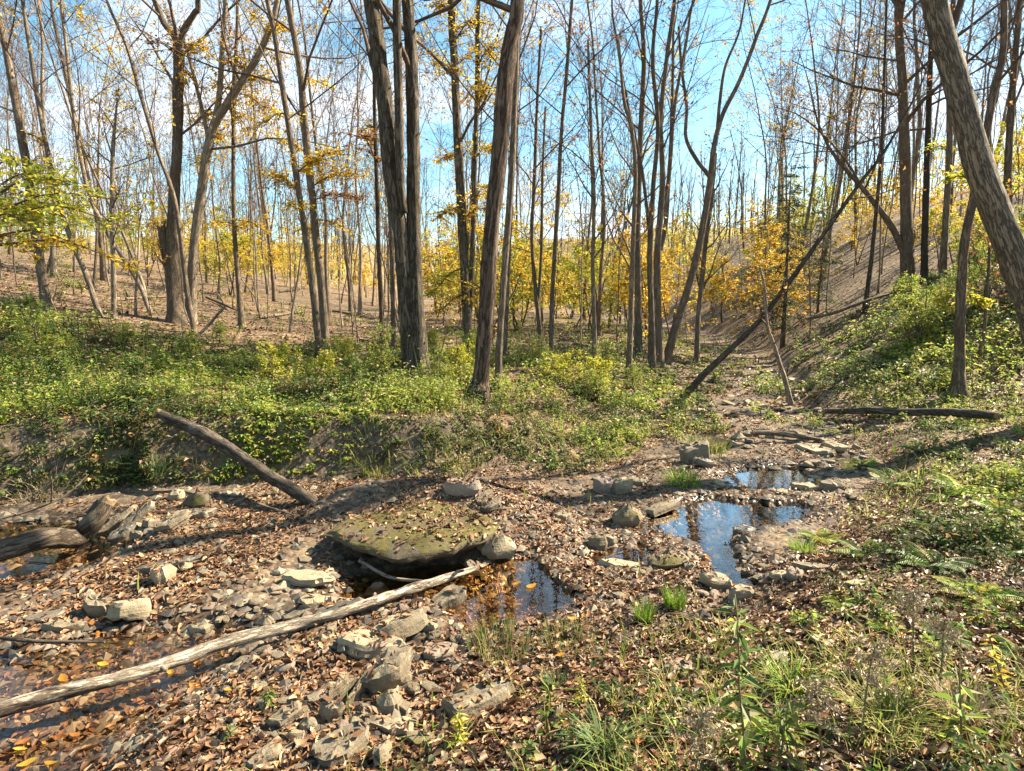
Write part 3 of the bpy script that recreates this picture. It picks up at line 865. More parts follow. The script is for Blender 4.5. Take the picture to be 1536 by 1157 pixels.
hero_tree('slender_tree', 'left of two close dark trunks with golden leaves, left of the twin-stemmed tree', [
    [(480, 540, 13), (472, 460, 11), (460, 364, 11), (450, 300, 10), (439, 230, 10), (425, 140, 9), (412, 54, 8), (401, 0, 8)]], 'bark', seed=14,
    sprays=[((450, 290), (405, 260), 120, 'gold', 28), ((445, 260), (490, 240), 160, 'gold', 30), ((455, 310), (430, 310), 70, 'yellow', 24), ((430, 170), (395, 190), 70, 'yellow', 24)])
hero_tree('slender_tree', 'right of two close dark trunks with golden leaves, left of the twin-stemmed tree', [
    [(488, 518, 16), (483, 440, 13), (476, 375, 13), (468, 290, 12), (460, 214, 12), (450, 107, 11), (431, 0, 10)]], 'bark', seed=15,
    sprays=[((468, 280), (530, 262), 200, 'gold', 34), ((466, 250), (520, 225), 130, 'gold', 30), ((470, 300), (545, 300), 150, 'rust', 30), ((460, 230), (420, 215), 90, 'yellow', 26), ((474, 330), (520, 345), 90, 'gold', 26), ((474, 345), (440, 350), 70, 'yellow', 22), ((452, 120), (490, 130), 60, 'yellow', 22)])
hero_tree('slender_tree', 'thin straight trunk just left of the twin-stemmed tree', [
    [(575, 552, 9), (572, 480, 7), (568, 380, 7), (566, 300, 7), (562, 180, 6), (560, 60, 5), (556, 0, 5)]], 'bark_red', seed=16,
    sprays=[((566, 250), (540, 200), 70, 'rust', 26), ((566, 230), (560, 190), 70, 'gold', 24)])
hero_tree('slender_tree', 'thin trunk half hidden by the left stem of the twin-stemmed tree', [
    [(591, 548, 8), (589, 460, 7), (587, 380, 6), (580, 240, 5), (574, 100, 4), (570, 0, 4)]], 'bark', seed=17)
hero_tree('golden_tree', 'tall trunk with yellow leaves between twin-stemmed and shaggy trunks', [
    [(704, 530, 20), (700, 470, 16), (697, 400, 15), (692, 320, 15), (686, 200, 14), (682, 100, 13), (677, 0, 12)],
    [(704, 480, 9), (708, 400, 9), (712, 260, 8), (716, 120, 8), (718, 0, 7)]], 'bark_moss', seed=18,
    sprays=[((684, 120), (655, 95), 130, 'yellow', 26), ((684, 60), (710, 30), 150, 'yellow', 28), ((682, 20), (650, 10), 90, 'yellow', 26), ((714, 160), (735, 130), 150, 'yellow', 26), ((712, 240), (738, 225), 130, 'yellow', 24), ((690, 240), (660, 240), 90, 'gold', 24), ((716, 100), (738, 70), 120, 'yellow', 26), ((712, 300), (735, 280), 80, 'yellow', 24), ((694, 310), (655, 330), 130, 'gold', 28), ((694, 330), (735, 315), 90, 'gold', 26), ((696, 400), (650, 440), 140, 'lime', 30), ((698, 440), (660, 470), 110, 'yellow', 28), ((700, 420), (735, 460), 110, 'yellow', 26)])
hero_tree('slender_tree', 'thin bare trunk with a wavy stem right of the shaggy red-brown trunk', [
    [(827, 535, 9), (828, 450, 7), (832, 380, 7), (838, 280, 7), (842, 200, 6), (850, 110, 6), (858, 0, 5)]], 'bark', seed=19)
hero_tree('slender_tree', 'thin paired bare stems in the middle distance right of the shaggy trunk', [
    [(812, 520, 8), (804, 440, 7), (798, 360, 6), (802, 260, 6), (806, 150, 5), (812, 40, 4)],
    [(806, 470, 5), (812, 380, 5), (814, 260, 4), (818, 160, 3)]], 'bark', seed=20)
hero_tree('slender_tree', 'straight thin trunk left of the tall clump of dark stems', [
    [(893, 545, 9), (891, 470, 7), (889, 400, 6), (891, 300, 6), (886, 180, 5), (882, 60, 4)]], 'bark', seed=21)
hero_tree('clumped_tree', 'front left stem of the tall clump of dark trunks at right centre', [
    [(943, 567, 11.2), (946, 480, 8.8), (949, 380, 8.0), (953, 260, 7.2), (947, 190, 6.4), (936, 150, 5.6), (928, 60, 4.0)]], 'bark', seed=22, pal='rust', per=.9, keep=.5)
hero_tree('clumped_tree', 'tall straight stem at the middle of the tall clump of dark trunks', [
    [(957, 532, 14.4), (957, 440, 11.2), (957, 330, 9.6), (961, 200, 8.8), (966, 90, 8.0), (961, 0, 6.4)]], 'bark', seed=23, pal='rust', per=1.2, keep=.6)
hero_tree('clumped_tree', 'pale-lit front stem at the right of the tall clump of dark trunks', [
    [(978, 558, 14.4), (977, 470, 10.4), (975, 380, 9.6), (980, 280, 8.0), (987, 190, 7.2), (979, 90, 6.4), (986, 0, 5.6)],
    [(976, 360, 6.4), (962, 250, 5.6), (940, 150, 4.8), (925, 60, 4.0), (918, 0, 3.2)]], 'bark', seed=24, pal='rust', per=.9, keep=.5)
hero_tree('clumped_tree', 'rearmost dark stem of the tall clump of dark trunks', [
    [(989, 545, 16.0), (986, 450, 12.8), (986, 380, 11.2), (994, 270, 9.6), (991, 180, 8.0), (1000, 90, 7.2), (1012, 0, 6.4)],
    [(990, 340, 6.4), (1004, 260, 6.4), (1012, 160, 5.6), (1030, 60, 4.8), (1040, 0, 4.0)]], 'bark', seed=25, pal='rust', per=.9, keep=.5)
hero_tree('leaning_tree', 'dark tree leaning right and forking high against the white cloud', [
    [(998, 545, 15.6), (1012, 495, 13.3), (1030, 440, 12.5), (1045, 385, 11.7), (1056, 330, 10.9), (1066, 266, 10.9), (1072, 215, 8.6), (1085, 170, 7.8), (1110, 120, 7.0), (1135, 55, 6.2), (1156, 0, 5.5)],
    [(1066, 266, 7.0), (1045, 240, 7.0), (1029, 206, 6.2), (1030, 160, 5.5), (1022, 100, 4.7), (1018, 40, 3.9)],
    [(1074, 215, 5.5), (1080, 150, 5.5), (1088, 100, 4.7), (1108, 50, 3.9), (1118, 0, 3.1)]], 'bark', seed=26, t0=.5)
hero_tree('slender_tree', 'thin dark stem just right of the leaning forked tree', [
    [(1045, 545, 10), (1047, 480, 8), (1053, 420, 8), (1060, 350, 7), (1068, 290, 6), (1074, 230, 4)]], 'bark', seed=27, top=0)
hero_tree('fallen_leaning_tree', 'thin dead tree leaning steeply right from the stream bank', [
    [(1012, 612, 13), (1030, 590, 12), (1062, 556, 11), (1100, 520, 10), (1140, 480, 9), (1190, 415, 8.5), (1240, 345, 7.5), (1290, 275, 6.5), (1330, 222, 5), (1380, 130, 3), (1392, 95, 2)]], 'bark_dark', seed=28, top=0, t0=.5, spec=dict(HERO, n=(7, 4, 3)))
hero_tree('sapling', 'small sapling leaning left on the green flat beside the far stream', [
    [(1187, 608, 9), (1176, 565, 8), (1163, 525, 7), (1150, 485, 6), (1148, 440, 5), (1140, 400, 3)]], 'bark_pale', seed=29, top=0, t0=.4, spec=dict(HERO, n=(6, 4, 3)))
hero_tree('straight_tree', 'knobbly mid-sized trunk rising behind the massive leaning trunk on the right bank', [
    [(1438, 592, 26), (1439, 540, 20), (1441, 456, 18), (1447, 365, 17), (1462, 292, 16), (1476, 220, 15), (1488, 150, 14), (1504, 80, 13), (1506, 0, 12)]], 'bark', seed=30,
    sprays=[((1442, 440), (1475, 460), 60, 'lime', 20), ((1465, 280), (1420, 270), 50, 'lime', 20)])
hero_tree('slender_tree', 'thin slanting stem beside the knobbly trunk on the right bank', [
    [(1466, 540, 7), (1476, 500, 6), (1480, 440, 6), (1484, 380, 5), (1482, 300, 4)]], 'bark', seed=31, top=0)
hero_tree('ridge_tree', 'thick dark trunk on the right ridge with a long limb curving out left', [
    [(1362, 432, 28), (1360, 350, 22), (1358, 250, 20), (1354, 130, 17), (1349, 0, 14)],
    [(1358, 385, 11), (1338, 342, 11), (1302, 292, 9), (1270, 256, 7), (1244, 222, 5), (1226, 180, 3.5), (1212, 120, 2), (1196, 70, 1)],
    [(1300, 292, 5), (1268, 240, 4), (1232, 200, 3), (1196, 172, 2), (1160, 160, 1)]], 'bark', seed=32, t0=.3, spec=RIDGE)
hero_tree('ridge_tree', 'dark trunk just right of the thick ridge tree', [
    [(1386, 425, 14), (1388, 330, 12), (1392, 200, 11), (1396, 80, 9), (1400, 0, 8)]], 'bark_dark', seed=33, spec=RIDGE)
hero_tree('ridge_tree', 'straight dark trunk on the ridge left of the knobbly trunk', [
    [(1414, 418, 15), (1418, 340, 12), (1424, 230, 11), (1424, 100, 10), (1430, 0, 9)]], 'bark', seed=34, spec=RIDGE, sprays=[((1422, 230), (1405, 220), 80, 'lime', 22)])
hero_tree('ridge_tree', 'slim dark trunk leaning right at the lower left end of the ridge', [
    [(1296, 470, 9), (1306, 400, 8), (1314, 320, 7), (1322, 230, 6), (1326, 120, 5), (1330, 0, 4)]], 'bark_dark', seed=35, spec=RIDGE)
hero_tree('ridge_tree', 'trunk at the far right edge beyond the massive leaning trunk', [
    [(1520, 470, 18), (1516, 380, 15), (1512, 260, 14), (1520, 120, 12), (1530, 0, 11)]], 'bark', seed=36, depth=14, sprays=[((1515, 300), (1535, 275), 60, 'lime', 25), ((1515, 350), (1540, 340), 60, 'yellow', 25)])
hero_tree('beech_sapling', 'young beech with a broad lime green leafy bough at the left edge', [
    [(-30, 560, 16), (-34, 460, 13), (-30, 360, 11), (-24, 260, 8), (-20, 160, 5)]], 'bark_pale', seed=37, top=0, depth=8.5, t0=.4, spec=dict(HERO, n=(6, 4, 3)), lsize=.085,
    sprays=[((-28, 300), (70, 256), 93, 'lime', 70, .6), ((-28, 310), (120, 276), 99, 'lime', 66, -.5), ((-28, 330), (175, 300), 105, 'lime', 64, .3), ((-28, 345), (200, 345), 99, 'lime', 62, -.6), ((-28, 372), (208, 404), 80, 'yellow', 40, .3), ((-28, 325), (90, 322), 80, 'lime', 66, .9), ((-28, 360), (130, 372), 62, 'yellow', 55, 0), ((-26, 270), (40, 240), 49, 'lime', 50, -.3), ((-26, 340), (60, 352), 68, 'lime', 60, -.9)])
# ------------------------------------------------------------------ woodland behind: a few kinds, copied
def bare_tree(name, seed, h, r0, spec=BARE, mat='bark', t0=.35, pal=None, per=0, keep=.5, bend=.075):
    r = np.random.default_rng(300 + seed)
    root = empty(name, (0, 0, 0))
    trunk, br, fol = Geo(), Geo(), Geo(); tips = []
    P = wander((0, 0, -.15), (r.normal() * .05, r.normal() * .05, 1), h, 14, bend, .05, r)
    rad = .62 * r0 * (1 - .93 * (np.linspace(0, 1, 15)) ** .9); rad[0] *= 1.5
    L = smooth_line(np.column_stack([P, rad]), .35)
    tube(trunk, L[:, :3], L[:, 3], 9, .10, seed)
    sprout(br, P, rad, 0, spec, r, tips, t0, None, length=h * spec['len'][0] * .62)
    if pal: leafy(fol, tips, per, pal, .085, r, .4, .09, keep)
    finish_tree(root, trunk, br, fol, M[mat])
    return root

def understory(name, seed, h, pal, n_leaf=26, size=.085):
    r = np.random.default_rng(500 + seed)
    root = empty(name, (0, 0, 0))
    trunk, br, fol = Geo(), Geo(), Geo(); tips = []
    for k in range(2 + seed % 2):
        P = wander((r.normal() * .06, r.normal() * .06, -.1), (r.normal() * .25, r.normal() * .25, 1), h * (.75 + .35 * r.random()), 8, .09, .06, r)
        rad = np.linspace(.028, .006, 9)
        tube(trunk, P, rad, 6)
        sprout(br, P, rad, 0, dict(SPREAD, n=(11, 5)), r, tips, .22, None, length=h * .38)
    leafy(fol, tips, n_leaf, pal, size, r, .72, .10, .9)
    finish_tree(root, trunk, br, fol, M['bark'])
    return root

def hemlock(name, seed, h):
    r = np.random.default_rng(700 + seed)
    root = empty(name, (0, 0, 0))
    trunk, br, fol = Geo(), Geo(), Geo(); tips = []
    P = wander((0, 0, -.15), (0, 0, 1), h, 10, .02, .1, r); rad = np.linspace(.11, .012, 11)
    tube(trunk, P, rad, 9, .1, seed)
    for k in range(64):
        t = .12 + .88 * (k + r.random()) / 65; p = P[0] + (P[-1] - P[0]) * t
        a = k * 2.4 + r.random(); L = (1 - t) ** .8 * 2.9 + .3
        L *= .45 + .75 * r.random()
        Q = wander(p, (math.cos(a), math.sin(a), .25 * r.normal()), L, 5, .10, -.07, r)
        tube(br, Q, np.linspace(.02, .005, 6), 4, cap=False)
        for j in range(int(3 + 5 * L)):
            q0 = Q[min(int(r.random() * 5), 4)] + (Q[-1] - Q[0]) * .2 * r.random()
            q = wander(q0, unit(Q[-1] - Q[0]) + .8 * rand_dir(1, r)[0] * np.array([1, 1, .35]), .35 * (.4 + r.random()), 2, .1, -.08, r)
            tips.append(q)
    leafy(fol, tips, 14, 'needle', .08, r, .35, .12)
    finish_tree(root, trunk, br, fol, M['bark'], M['green'])
    return root

KINDS = {
    'bare': [bare_tree('bare_tree', k, h, r0, mat=m, t0=t) for k, (h, r0, m, t) in enumerate([(15, .12, 'bark', .35), (13, .085, 'bark_pale', .3), (16, .16, 'bark', .4), (12, .07, 'bark', .28), (14, .10, 'bark_pale', .4), (10, .05, 'bark', .25)])],
    'rusty': [bare_tree('thin_leaved_tree', 20 + k, h, r0, mat='bark', t0=.35, pal=p, per=3.0, keep=.75) for k, (h, r0, p) in enumerate([(14, .11, 'rust'), (12, .08, 'gold'), (15, .13, 'rust'), (10, .06, 'yellow')])],
    'sap': [bare_tree('bare_sapling', 40 + k, h, r0, dict(BARE, n=(13, 5, 3)), m, .2, bend=.07) for k, (h, r0, m) in enumerate([(8, .035, 'bark_pale'), (7, .03, 'bark'), (9, .045, 'bark_pale'), (6, .025, 'bark')])],
    'gold': [understory('yellow_understory_tree', k, h, p) for k, (h, p) in enumerate([(3.4, 'yellow'), (2.8, 'gold'), (4.2, 'yellow'), (3.0, 'lime'), (3.6, 'lime')])],
    'shrub': [understory('leafy_shrub', 10 + k, h, p, 13, .06) for k, (h, p) in enumerate([(1.1, 'herb_light'), (1.3, 'herb_light'), (1.0, 'herb'), (1.2, 'lime')])],
    'hemlock': [hemlock('hemlock', 0, 8.5)],
}
used = set()
placed = []
wr = np.random.default_rng(77)
zone_members = {}
def plant(kind, x, y, label, cat, group, sc=None, near=.5):
    for px, py, pr in placed:
        if (px - x) ** 2 + (py - y) ** 2 < max(near, pr) ** 2: return None
    placed.append((x, y, near))
    v = int(wr.integers(0, len(KINDS[kind])))
    src = KINDS[kind][v]
    s = (sc or 1.0) * wr.uniform(.82, 1.18)
    z = hz(x, y)
    loc = (x, y, z); rz = wr.uniform(0, 6.28); scl = (s * wr.uniform(.85, 1.1),) * 2 + (s,)
    if (kind, v) not in used:
        used.add((kind, v)); o = src; o.location = [float(c) for c in loc]; o.rotation_euler = (0, 0, rz); o.scale = scl
    else: o = copy_tree(src, loc, rz, scl)
    tag(o, label, cat, group)
    return o

for o in [o for o in col.objects if o.parent is None and o.get('category') == 'tree']:
    placed.append((o.location.x, o.location.y, .5))

def zone(kind, n, fx, what, cat, group, sc=None, near=.6, tries=40):
    k = 0
    for _ in range(n * tries):
        if k >= n: break
        x, y = fx()
        X_, Y_ = np.array([x]), np.array([y])
        u_ = 768 + FPX * x / y
        if kind in ('gold', 'shrub') and 1185 < u_ < 1350 and y < 21: continue          # the bare brown slope stays open
        if inside(X_, Y_, BED)[0] or min(seg_dist(X_, Y_, LEFT)[0], seg_dist(X_, Y_, RIGHT)[0]) < .5: continue
        o = plant(kind, x, y, what, cat, group, sc, near)
        if o: k += 1; zone_members.setdefault(what, []).append(o)

def wedge(u0, u1, y0, y1, p=1.0):
    def f():
        y = y0 + (y1 - y0) * wr.random() ** p
        return (u0 + (u1 - u0) * wr.random() - 768) / FPX * y, y
    return f
zone('bare', 22, wedge(-60, 560, 17, 44, .8), 'bare hillside tree', 'tree', 'bare trees on the left hillside', None, 1.2)
zone('sap', 80, wedge(-40, 610, 13, 36, .9), 'thin bare sapling', 'sapling', 'saplings on the left hillside', None, .6)
zone('rusty', 20, wedge(0, 640, 15, 36), 'sparse brown-leaved tree', 'tree', 'sparse-leaved trees on the left hillside', .9, 1.2)
zone('bare', 12, wedge(600, 1000, 20, 48), 'tall bare tree', 'tree', 'bare trees in the middle distance', None, 1.2)
zone('rusty', 13, wedge(640, 1180, 16, 40), 'rusty-leaved tall tree', 'tree', 'rusty-leaved trees in the middle distance', None, 1.2)
zone('sap', 30, wedge(600, 1150, 15, 36), 'thin bare sapling', 'sapling', 'saplings in the middle distance', None, .6)
zone('gold', 34, wedge(630, 1200, 15, 36, .9), 'yellow-leaved understory tree', 'tree', 'yellow understory in the middle distance', None, .9)
zone('gold', 24, wedge(-20, 640, 19, 44), 'small yellow-leaved tree', 'tree', 'yellow understory on the left hillside', .85, .9)
zone('gold', 16, wedge(1080, 1560, 13, 30), 'yellow-leaved understory tree', 'tree', 'yellow understory on the right slope', .7, .8)
zone('shrub', 24, wedge(1290, 1570, 9.5, 17), 'yellow-green shrub', 'shrub', 'shrubs on the right slope', .62, .5)
zone('bare', 30, wedge(1190, 1600, 16, 42), 'dark bare tree', 'tree', 'bare trees on the right hillside', None, .9)
zone('sap', 24, wedge(1190, 1600, 13, 30), 'thin dark sapling', 'sapling', 'saplings on the right hillside', None, .6)
zone('rusty', 7, wedge(1140, 1330, 17, 34), 'rusty-leaved tall tree', 'tree', 'brown-leaved trees below the right hillside', None, 1.0)
zone('shrub', 16, wedge(20, 600, 6.6, 12), 'undergrowth bush', 'bush', 'bushes on the left bank', .55, .5)
zone('shrub', 12, wedge(640, 1000, 7.8, 13), 'undergrowth bush', 'bush', 'bushes on the middle bank', .5, .5)
# each is told apart by its order between two trees one can find
MARKS = [(-400, 'the left edge'), (72, 'the left dark trunk'), (171, 'the short straight trunk'), (266, 'the broken-stub tree'), (363, 'the kinked slim trunk'), (484, 'the paired trunks'), (628, 'the twin-stemmed tree'), (718, 'the shaggy trunk'), (827, 'the wavy thin trunk'), (950, 'the tall dark clump'), (1045, 'the leaning forked tree'), (1172, 'the drooping hemlock'), (1296, 'the slim ridge trunk'), (1362, 'the thick ridge tree'), (1438, 'the knobbly trunk'), (1900, 'the right edge')]
ORD = 'first second third fourth fifth sixth seventh eighth ninth tenth eleventh twelfth thirteenth fourteenth fifteenth sixteenth seventeenth eighteenth nineteenth twentieth'.split()
ORD += ['twenty-' + w for w in ORD[:9]] + ['thirtieth'] + ['thirty-' + w for w in ORD[:9]]
for what, obs in zone_members.items():
    cells = {}
    for o in obs:
        u = 768 + FPX * o.location.x / o.location.y
        i = max(k for k in range(len(MARKS) - 1) if MARKS[k][0] <= u) if u > -400 else 0
        cells.setdefault(i, []).append((u, o))
    for i, lst in cells.items():
        lst.sort(key=lambda q: q[0])
        for k, (u, o) in enumerate(lst):
            o['label'] = (ORD[k] + ' ' + what + ' from left, between ' if len(lst) > 1 else 'only ' + what + ' between ') + MARKS[i][1] + ' and ' + MARKS[i + 1][1]

for (u, v, s, lab) in [(1172, 545, .55, 'dark green hemlock with drooping boughs left of the right ridge'), (1222, 530, .45, 'second dark hemlock right of and behind the drooping hemlock')]:
    y = 15.5 if s > .5 else 18
    p = at_depth(u, v, y)
    plant('hemlock', p[0], y, lab, 'hemlock', None, s, .2)
# unseen trees of the wood, added right of the frame to block the sun
for x, y, k in [(9.5, 4.5, 'bare'), (12, 7.5, 'rusty'), (8.2, 1.0, 'bare'), (14, 2.5, 'bare'), (11, -2, 'rusty'), (16, 6, 'bare'), (7.0, -3.5, 'bare'), (18, 10, 'bare'), (13.5, 11.5, 'bare'), (10.5, 9.2, 'rusty'), (15.5, 13, 'bare'), (20, 4, 'bare'), (17, -1, 'rusty'), (12.5, 4.8, 'bare'), (21, 14, 'rusty')]:
    plant(k, x, y, 'unseen tree of the wood right of the frame, added for its shade', 'tree', 'trees right of the frame', None, .3)

for kind, srcs in KINDS.items():          # a kind that found no place is not part of the wood
    for v, src in enumerate(srcs):
        if (kind, v) not in used:
            for ch in list(src.children): bpy.data.objects.remove(ch)
            bpy.data.objects.remove(src)

# the far wood: thin trunks and twigs that read as one mass
def far_wood():
    r = np.random.default_rng(88)
    g = Geo(); lf = Geo()
    for _ in range(520):
        y = r.uniform(42, 120); x = r.uniform(-1.0, 1.0) * y
        if inside(np.array([x]), np.array([y]), BED)[0]: continue
        z = hz(x, y); h = r.uniform(7, 13); r0 = r.uniform(.04, .11)
        P = wander((x, y, z - .2), (r.normal() * .06, r.normal() * .06, 1), h, 4, .05, .04, r)
        tube(g, P, np.linspace(r0, r0 * .2, 5), 4, cap=False)
        for k in range(16):
            t = .3 + .68 * r.random(); i = min(int(t * 4), 3); p = P[i] + (P[i + 1] - P[i]) * (t * 4 - i)
            d = np.array([r.normal() * .5, r.normal() * .5, .9])
            Q = wander(p, d, h * .22 * (1.3 - t), 2, .12, .05, r)
            tube(g, Q, np.array([.02, .014, .008]), 3, cap=False)
    o = mesh_obj('far_wood', g.mesh('far_wood', True), M['twig'])
    tag(o, 'distant bare wood of thin trunks along the skyline', 'wood', kind='stuff')
    n = 26000
    y = r.uniform(40, 110, n); x = r.uniform(-.5, .75, n) * y
    cl = fbm2(x * .16, y * .16, 3, 91); k = cl > .5; x, y, cl = x[k], y[k], cl[k]; n = len(x)
    zz = H(x, y) + r.random(n) ** 1.4 * 4.2 * (cl - .38) * 4
    leaves(lf, np.stack([x, y, zz], 1), rand_dir(n, r), np.array([0, 0, 1.]) + .8 * rand_dir(n, r), .22 + .2 * r.random(n), .16, np.where(r.random((n, 1)) < .5, pick('yellow', n, .2, r), pick('lime', n, .2, r)) * .8, .2, 0)
    o = mesh_obj('far_foliage', lf.mesh('far_foliage'), M['autumn'])
    tag(o, 'distant band of yellow and orange understory leaves along the skyline', 'foliage', kind='stuff')
far_wood()
# ------------------------------------------------------------------ fallen wood
def log(name, label, pts, mat, seed, cat='log', sides=18, rough=.16, knots=(), group=None, jag=True, lift=.8, fat=1.0):
    """pts: (u, v, width px, depth or None); without a depth the piece lies on the ground"""
    r = np.random.default_rng(2000 + seed)
    W = []
    for u, v, w, dep in pts:
        if dep is None:
            p = ground(u, v)
            if p[2] < -.02: p = on_plane(u, v, .0)
            rad = px_size(p, w) * .36 * fat; p = p + np.array([0, 0, rad * lift])
        else:
            p = at_depth(u, v, dep); rad = px_size(p, w) * .40 * fat
        W.append([*p, rad])
    W = np.array(W); base = W[:, :3].mean(0).copy(); base[2] = hz(base[0], base[1])
    root = empty(name, base); tag(root, label, cat, group)
    W[:, :3] -= base
    L = smooth_line(W, max(.03, W[:, 3].mean() * .6))
    n = len(L)
    L[:, :3] += .12 * L[:, 3:4] * np.column_stack([np.cumsum(r.normal(size=n)) * .3 for _ in range(3)])
    g = Geo(); tube(g, L[:, :3], L[:, 3], sides, rough, seed, cap=False)
    mesh_obj('wood' if mat != 'bark' else 'trunk', g.mesh('wood', True), M[mat], root)
    for e in (0, -1):               # splintered ends
        c = Geo(); th = np.arange(14) * 2 * math.pi / 14
        T = unit(L[e, :3] - L[1 if e == 0 else -2, :3]); ref = np.eye(3)[np.argmin(np.abs(T))]
        A = unit(cross(T, ref)); B = cross(T, A); rr = L[e, 3]
        ring = lambda s, o: L[e, :3] + T * o[:, None] + rr * s * (np.cos(th)[:, None] * A + np.sin(th)[:, None] * B)
        V = np.vstack([ring(.97, np.full(14, -rr * .3)), ring(.95, rr * (.1 + (.9 if jag else .1) * r.random(14))), ring(.55, rr * (.1 + .5 * r.random(14))), [L[e, :3]]])
        j = np.arange(14); k = (j + 1) % 14
        F4 = np.vstack([np.stack([a * 14 + j, a * 14 + k, (a + 1) * 14 + k, (a + 1) * 14 + j], 1) for a in (0, 1)])
        c.add(V, np.stack([28 + j, 28 + k, np.full(14, 42)], 1), F4)
        mesh_obj('broken_end', c.mesh('broken_end'), M['cut'], root)
    for t, ln, rd in knots:         # branch stubs
        i = int(t * (n - 1)); s = Geo()
        d = unit(rand_dir(1, r)[0] + np.array([0, 0, .9]))
        Q = wander(L[i, :3], d, ln, 4, .12, .0, r)
        tube(s, Q, np.linspace(rd, rd * .6, 5), 7, .1, seed)
        mesh_obj('branch_stub', s.mesh('branch_stub', True), M[mat], root)
    return root

log('fallen_log', 'long pale log with peeling bark crossing the lower left foreground', [(-60, 1108, 40, None), (0, 1084, 38, None), (110, 1055, 38, None), (230, 1022, 33, None), (330, 985, 31, None), (440, 955, 27, None), (540, 925, 23, None), (640, 890, 20, None), (716, 862, 14, None)], 'peel', 1, rough=.34, knots=((.93, .10, .012), (.55, .03, .02), (.3, .04, .018), (.72, .05, .014)), lift=1.9)
log('fallen_log', 'straight dark log propped against the left bank, top end in the air', [(240, 621, 20, 5.35), (300, 648, 25, 5.2), (370, 690, 26, 5.0), (440, 733, 26, 4.75), (515, 778, 24, 4.5)], 'dead_dark', 2, rough=.18)
log('rotting_log', 'mossy rotting log with a broken raised end at the left edge', [(-60, 868, 44, None), (10, 848, 42, None), (70, 832, 40, None), (112, 808, 36, 4.0), (138, 783, 34, 4.05), (158, 756, 26, 4.12)], 'dead_moss', 3, rough=.3, lift=1.6, fat=1.35)
log('fallen_log', 'brown log lying along the far right bank below the green flat', [(1238, 626, 10, None), (1300, 628, 13, None), (1380, 632, 15, None), (1450, 636, 18, None), (1496, 638, 17, None)], 'dead_dark', 4, rough=.2, lift=2.2, fat=1.3)
log('driftwood_log', 'short pale log lying across the far stream', [(1130, 657, 9, None), (1170, 658, 10, None), (1205, 662, 8, None), (1230, 664, 6, None)], 'dead', 5, lift=2.0, fat=1.3)
log('fallen_branch', 'crooked grey branch lying on the wet streambed at the left edge', [(-40, 955, 9, None), (20, 964, 10, None), (80, 968, 10, None), (156, 966, 6, None)], 'dead_dark', 6, 'branch', 9, lift=1.5)
log('fallen_branch', 'thin pale branch arching over the dark water at the left edge', [(-30, 785, 5, 4.0), (40, 768, 5, 4.1), (95, 745, 4, 4.2), (132, 712, 3, 4.3)], 'dead', 7, 'branch', 7, knots=((.6, .25, .006), (.3, .2, .005)), jag=False)
log('fallen_branch', 'curved stick in the dark hollow beneath the table rock', [(540, 842, 7, 3.45), (585, 866, 7, 3.36), (632, 872, 6, 3.30)], 'dead', 8, 'branch', 8)
log('fallen_branch', 'thin branch hanging from the ridge across the right slope', [(1210, 478, 6, 14), (1250, 470, 7, 14), (1300, 452, 7, 14), (1340, 440, 5, 14)], 'bark', 9, 'branch', 8)
log('fallen_branch', 'thin dead branch leaning on the left slope below the broken-stub tree', [(268, 520, 6, None), (300, 500, 6, 11.5), (335, 462, 5, 11.8)], 'dead', 10, 'branch', 8)
log('fallen_branch', 'short pale stick standing in the undergrowth on the left slope', [(260, 524, 4, 9.6), (276, 548, 5, None)], 'dead', 11, 'branch', 7)
for k, (a, b, lab) in enumerate([((165, 552), (240, 518), 'longest pale brush stick in the undergrowth at left'), ((195, 530), (252, 516), 'upper pale brush stick in the undergrowth at left'), ((170, 558), (236, 535), 'lowest pale brush stick in the undergrowth at left'), ((75, 552), (128, 532), 'thin pale stick in the undergrowth near the left edge')]):
    g0 = ground(*b)
    log('brush_stick', lab, [(a[0], a[1], 4, g0[1] - .5), ((a[0] + b[0]) / 2, (a[1] + b[1]) / 2 - 3, 4, g0[1] - .3), (b[0], b[1], 3, g0[1] - .1)], 'dead', 20 + k, 'stick', 6, group='brush sticks in the undergrowth', jag=False)
log('fallen_branch', 'thin twig arching over the leaves below the propped log', [(390, 762, 4, None), (430, 775, 4, None), (462, 785, 3, None)], 'dead', 30, 'branch', 6, lift=4)
log('fallen_branch', 'dark fallen limb on leaf ground behind the twin-stemmed tree', [(540, 512, 7, None), (590, 522, 7, None), (640, 530, 5, None)], 'dead_dark', 31, 'branch', 8)

for k, (u0, v0, u1, v1, w, lab) in enumerate([(20, 470, 90, 455, 7, 'fallen limb on the hillside left of the broken-stub tree'), (190, 452, 250, 446, 6, 'fallen limb on the hillside behind the broken-stub tree'), (310, 450, 360, 470, 6, 'fallen limb on the hillside behind the golden forking tree'), (390, 480, 455, 470, 6, 'fallen limb on the hillside left of the two close dark trunks'), (500, 470, 560, 480, 5, 'fallen limb on the hillside right of the two close dark trunks'), (100, 430, 160, 440, 5, 'fallen limb high on the far left hillside'), (420, 440, 470, 432, 4, 'thin fallen limb high on the hillside left of centre'), (1240, 520, 1290, 500, 6, 'fallen limb lying up the dark right slope'), (860, 520, 910, 528, 6, 'fallen limb in the middle distance left of the dark clump')]):
    log('fallen_limb', lab, [(u0, v0, w, None), ((u0 + u1) / 2, (v0 + v1) / 2, w, None), (u1, v1, w * .6, None)], 'dead' if k % 2 else 'dead_dark', 40 + k, 'branch', 7, lift=2.0, knots=((.5, .5, .02), (.8, .4, .015)))

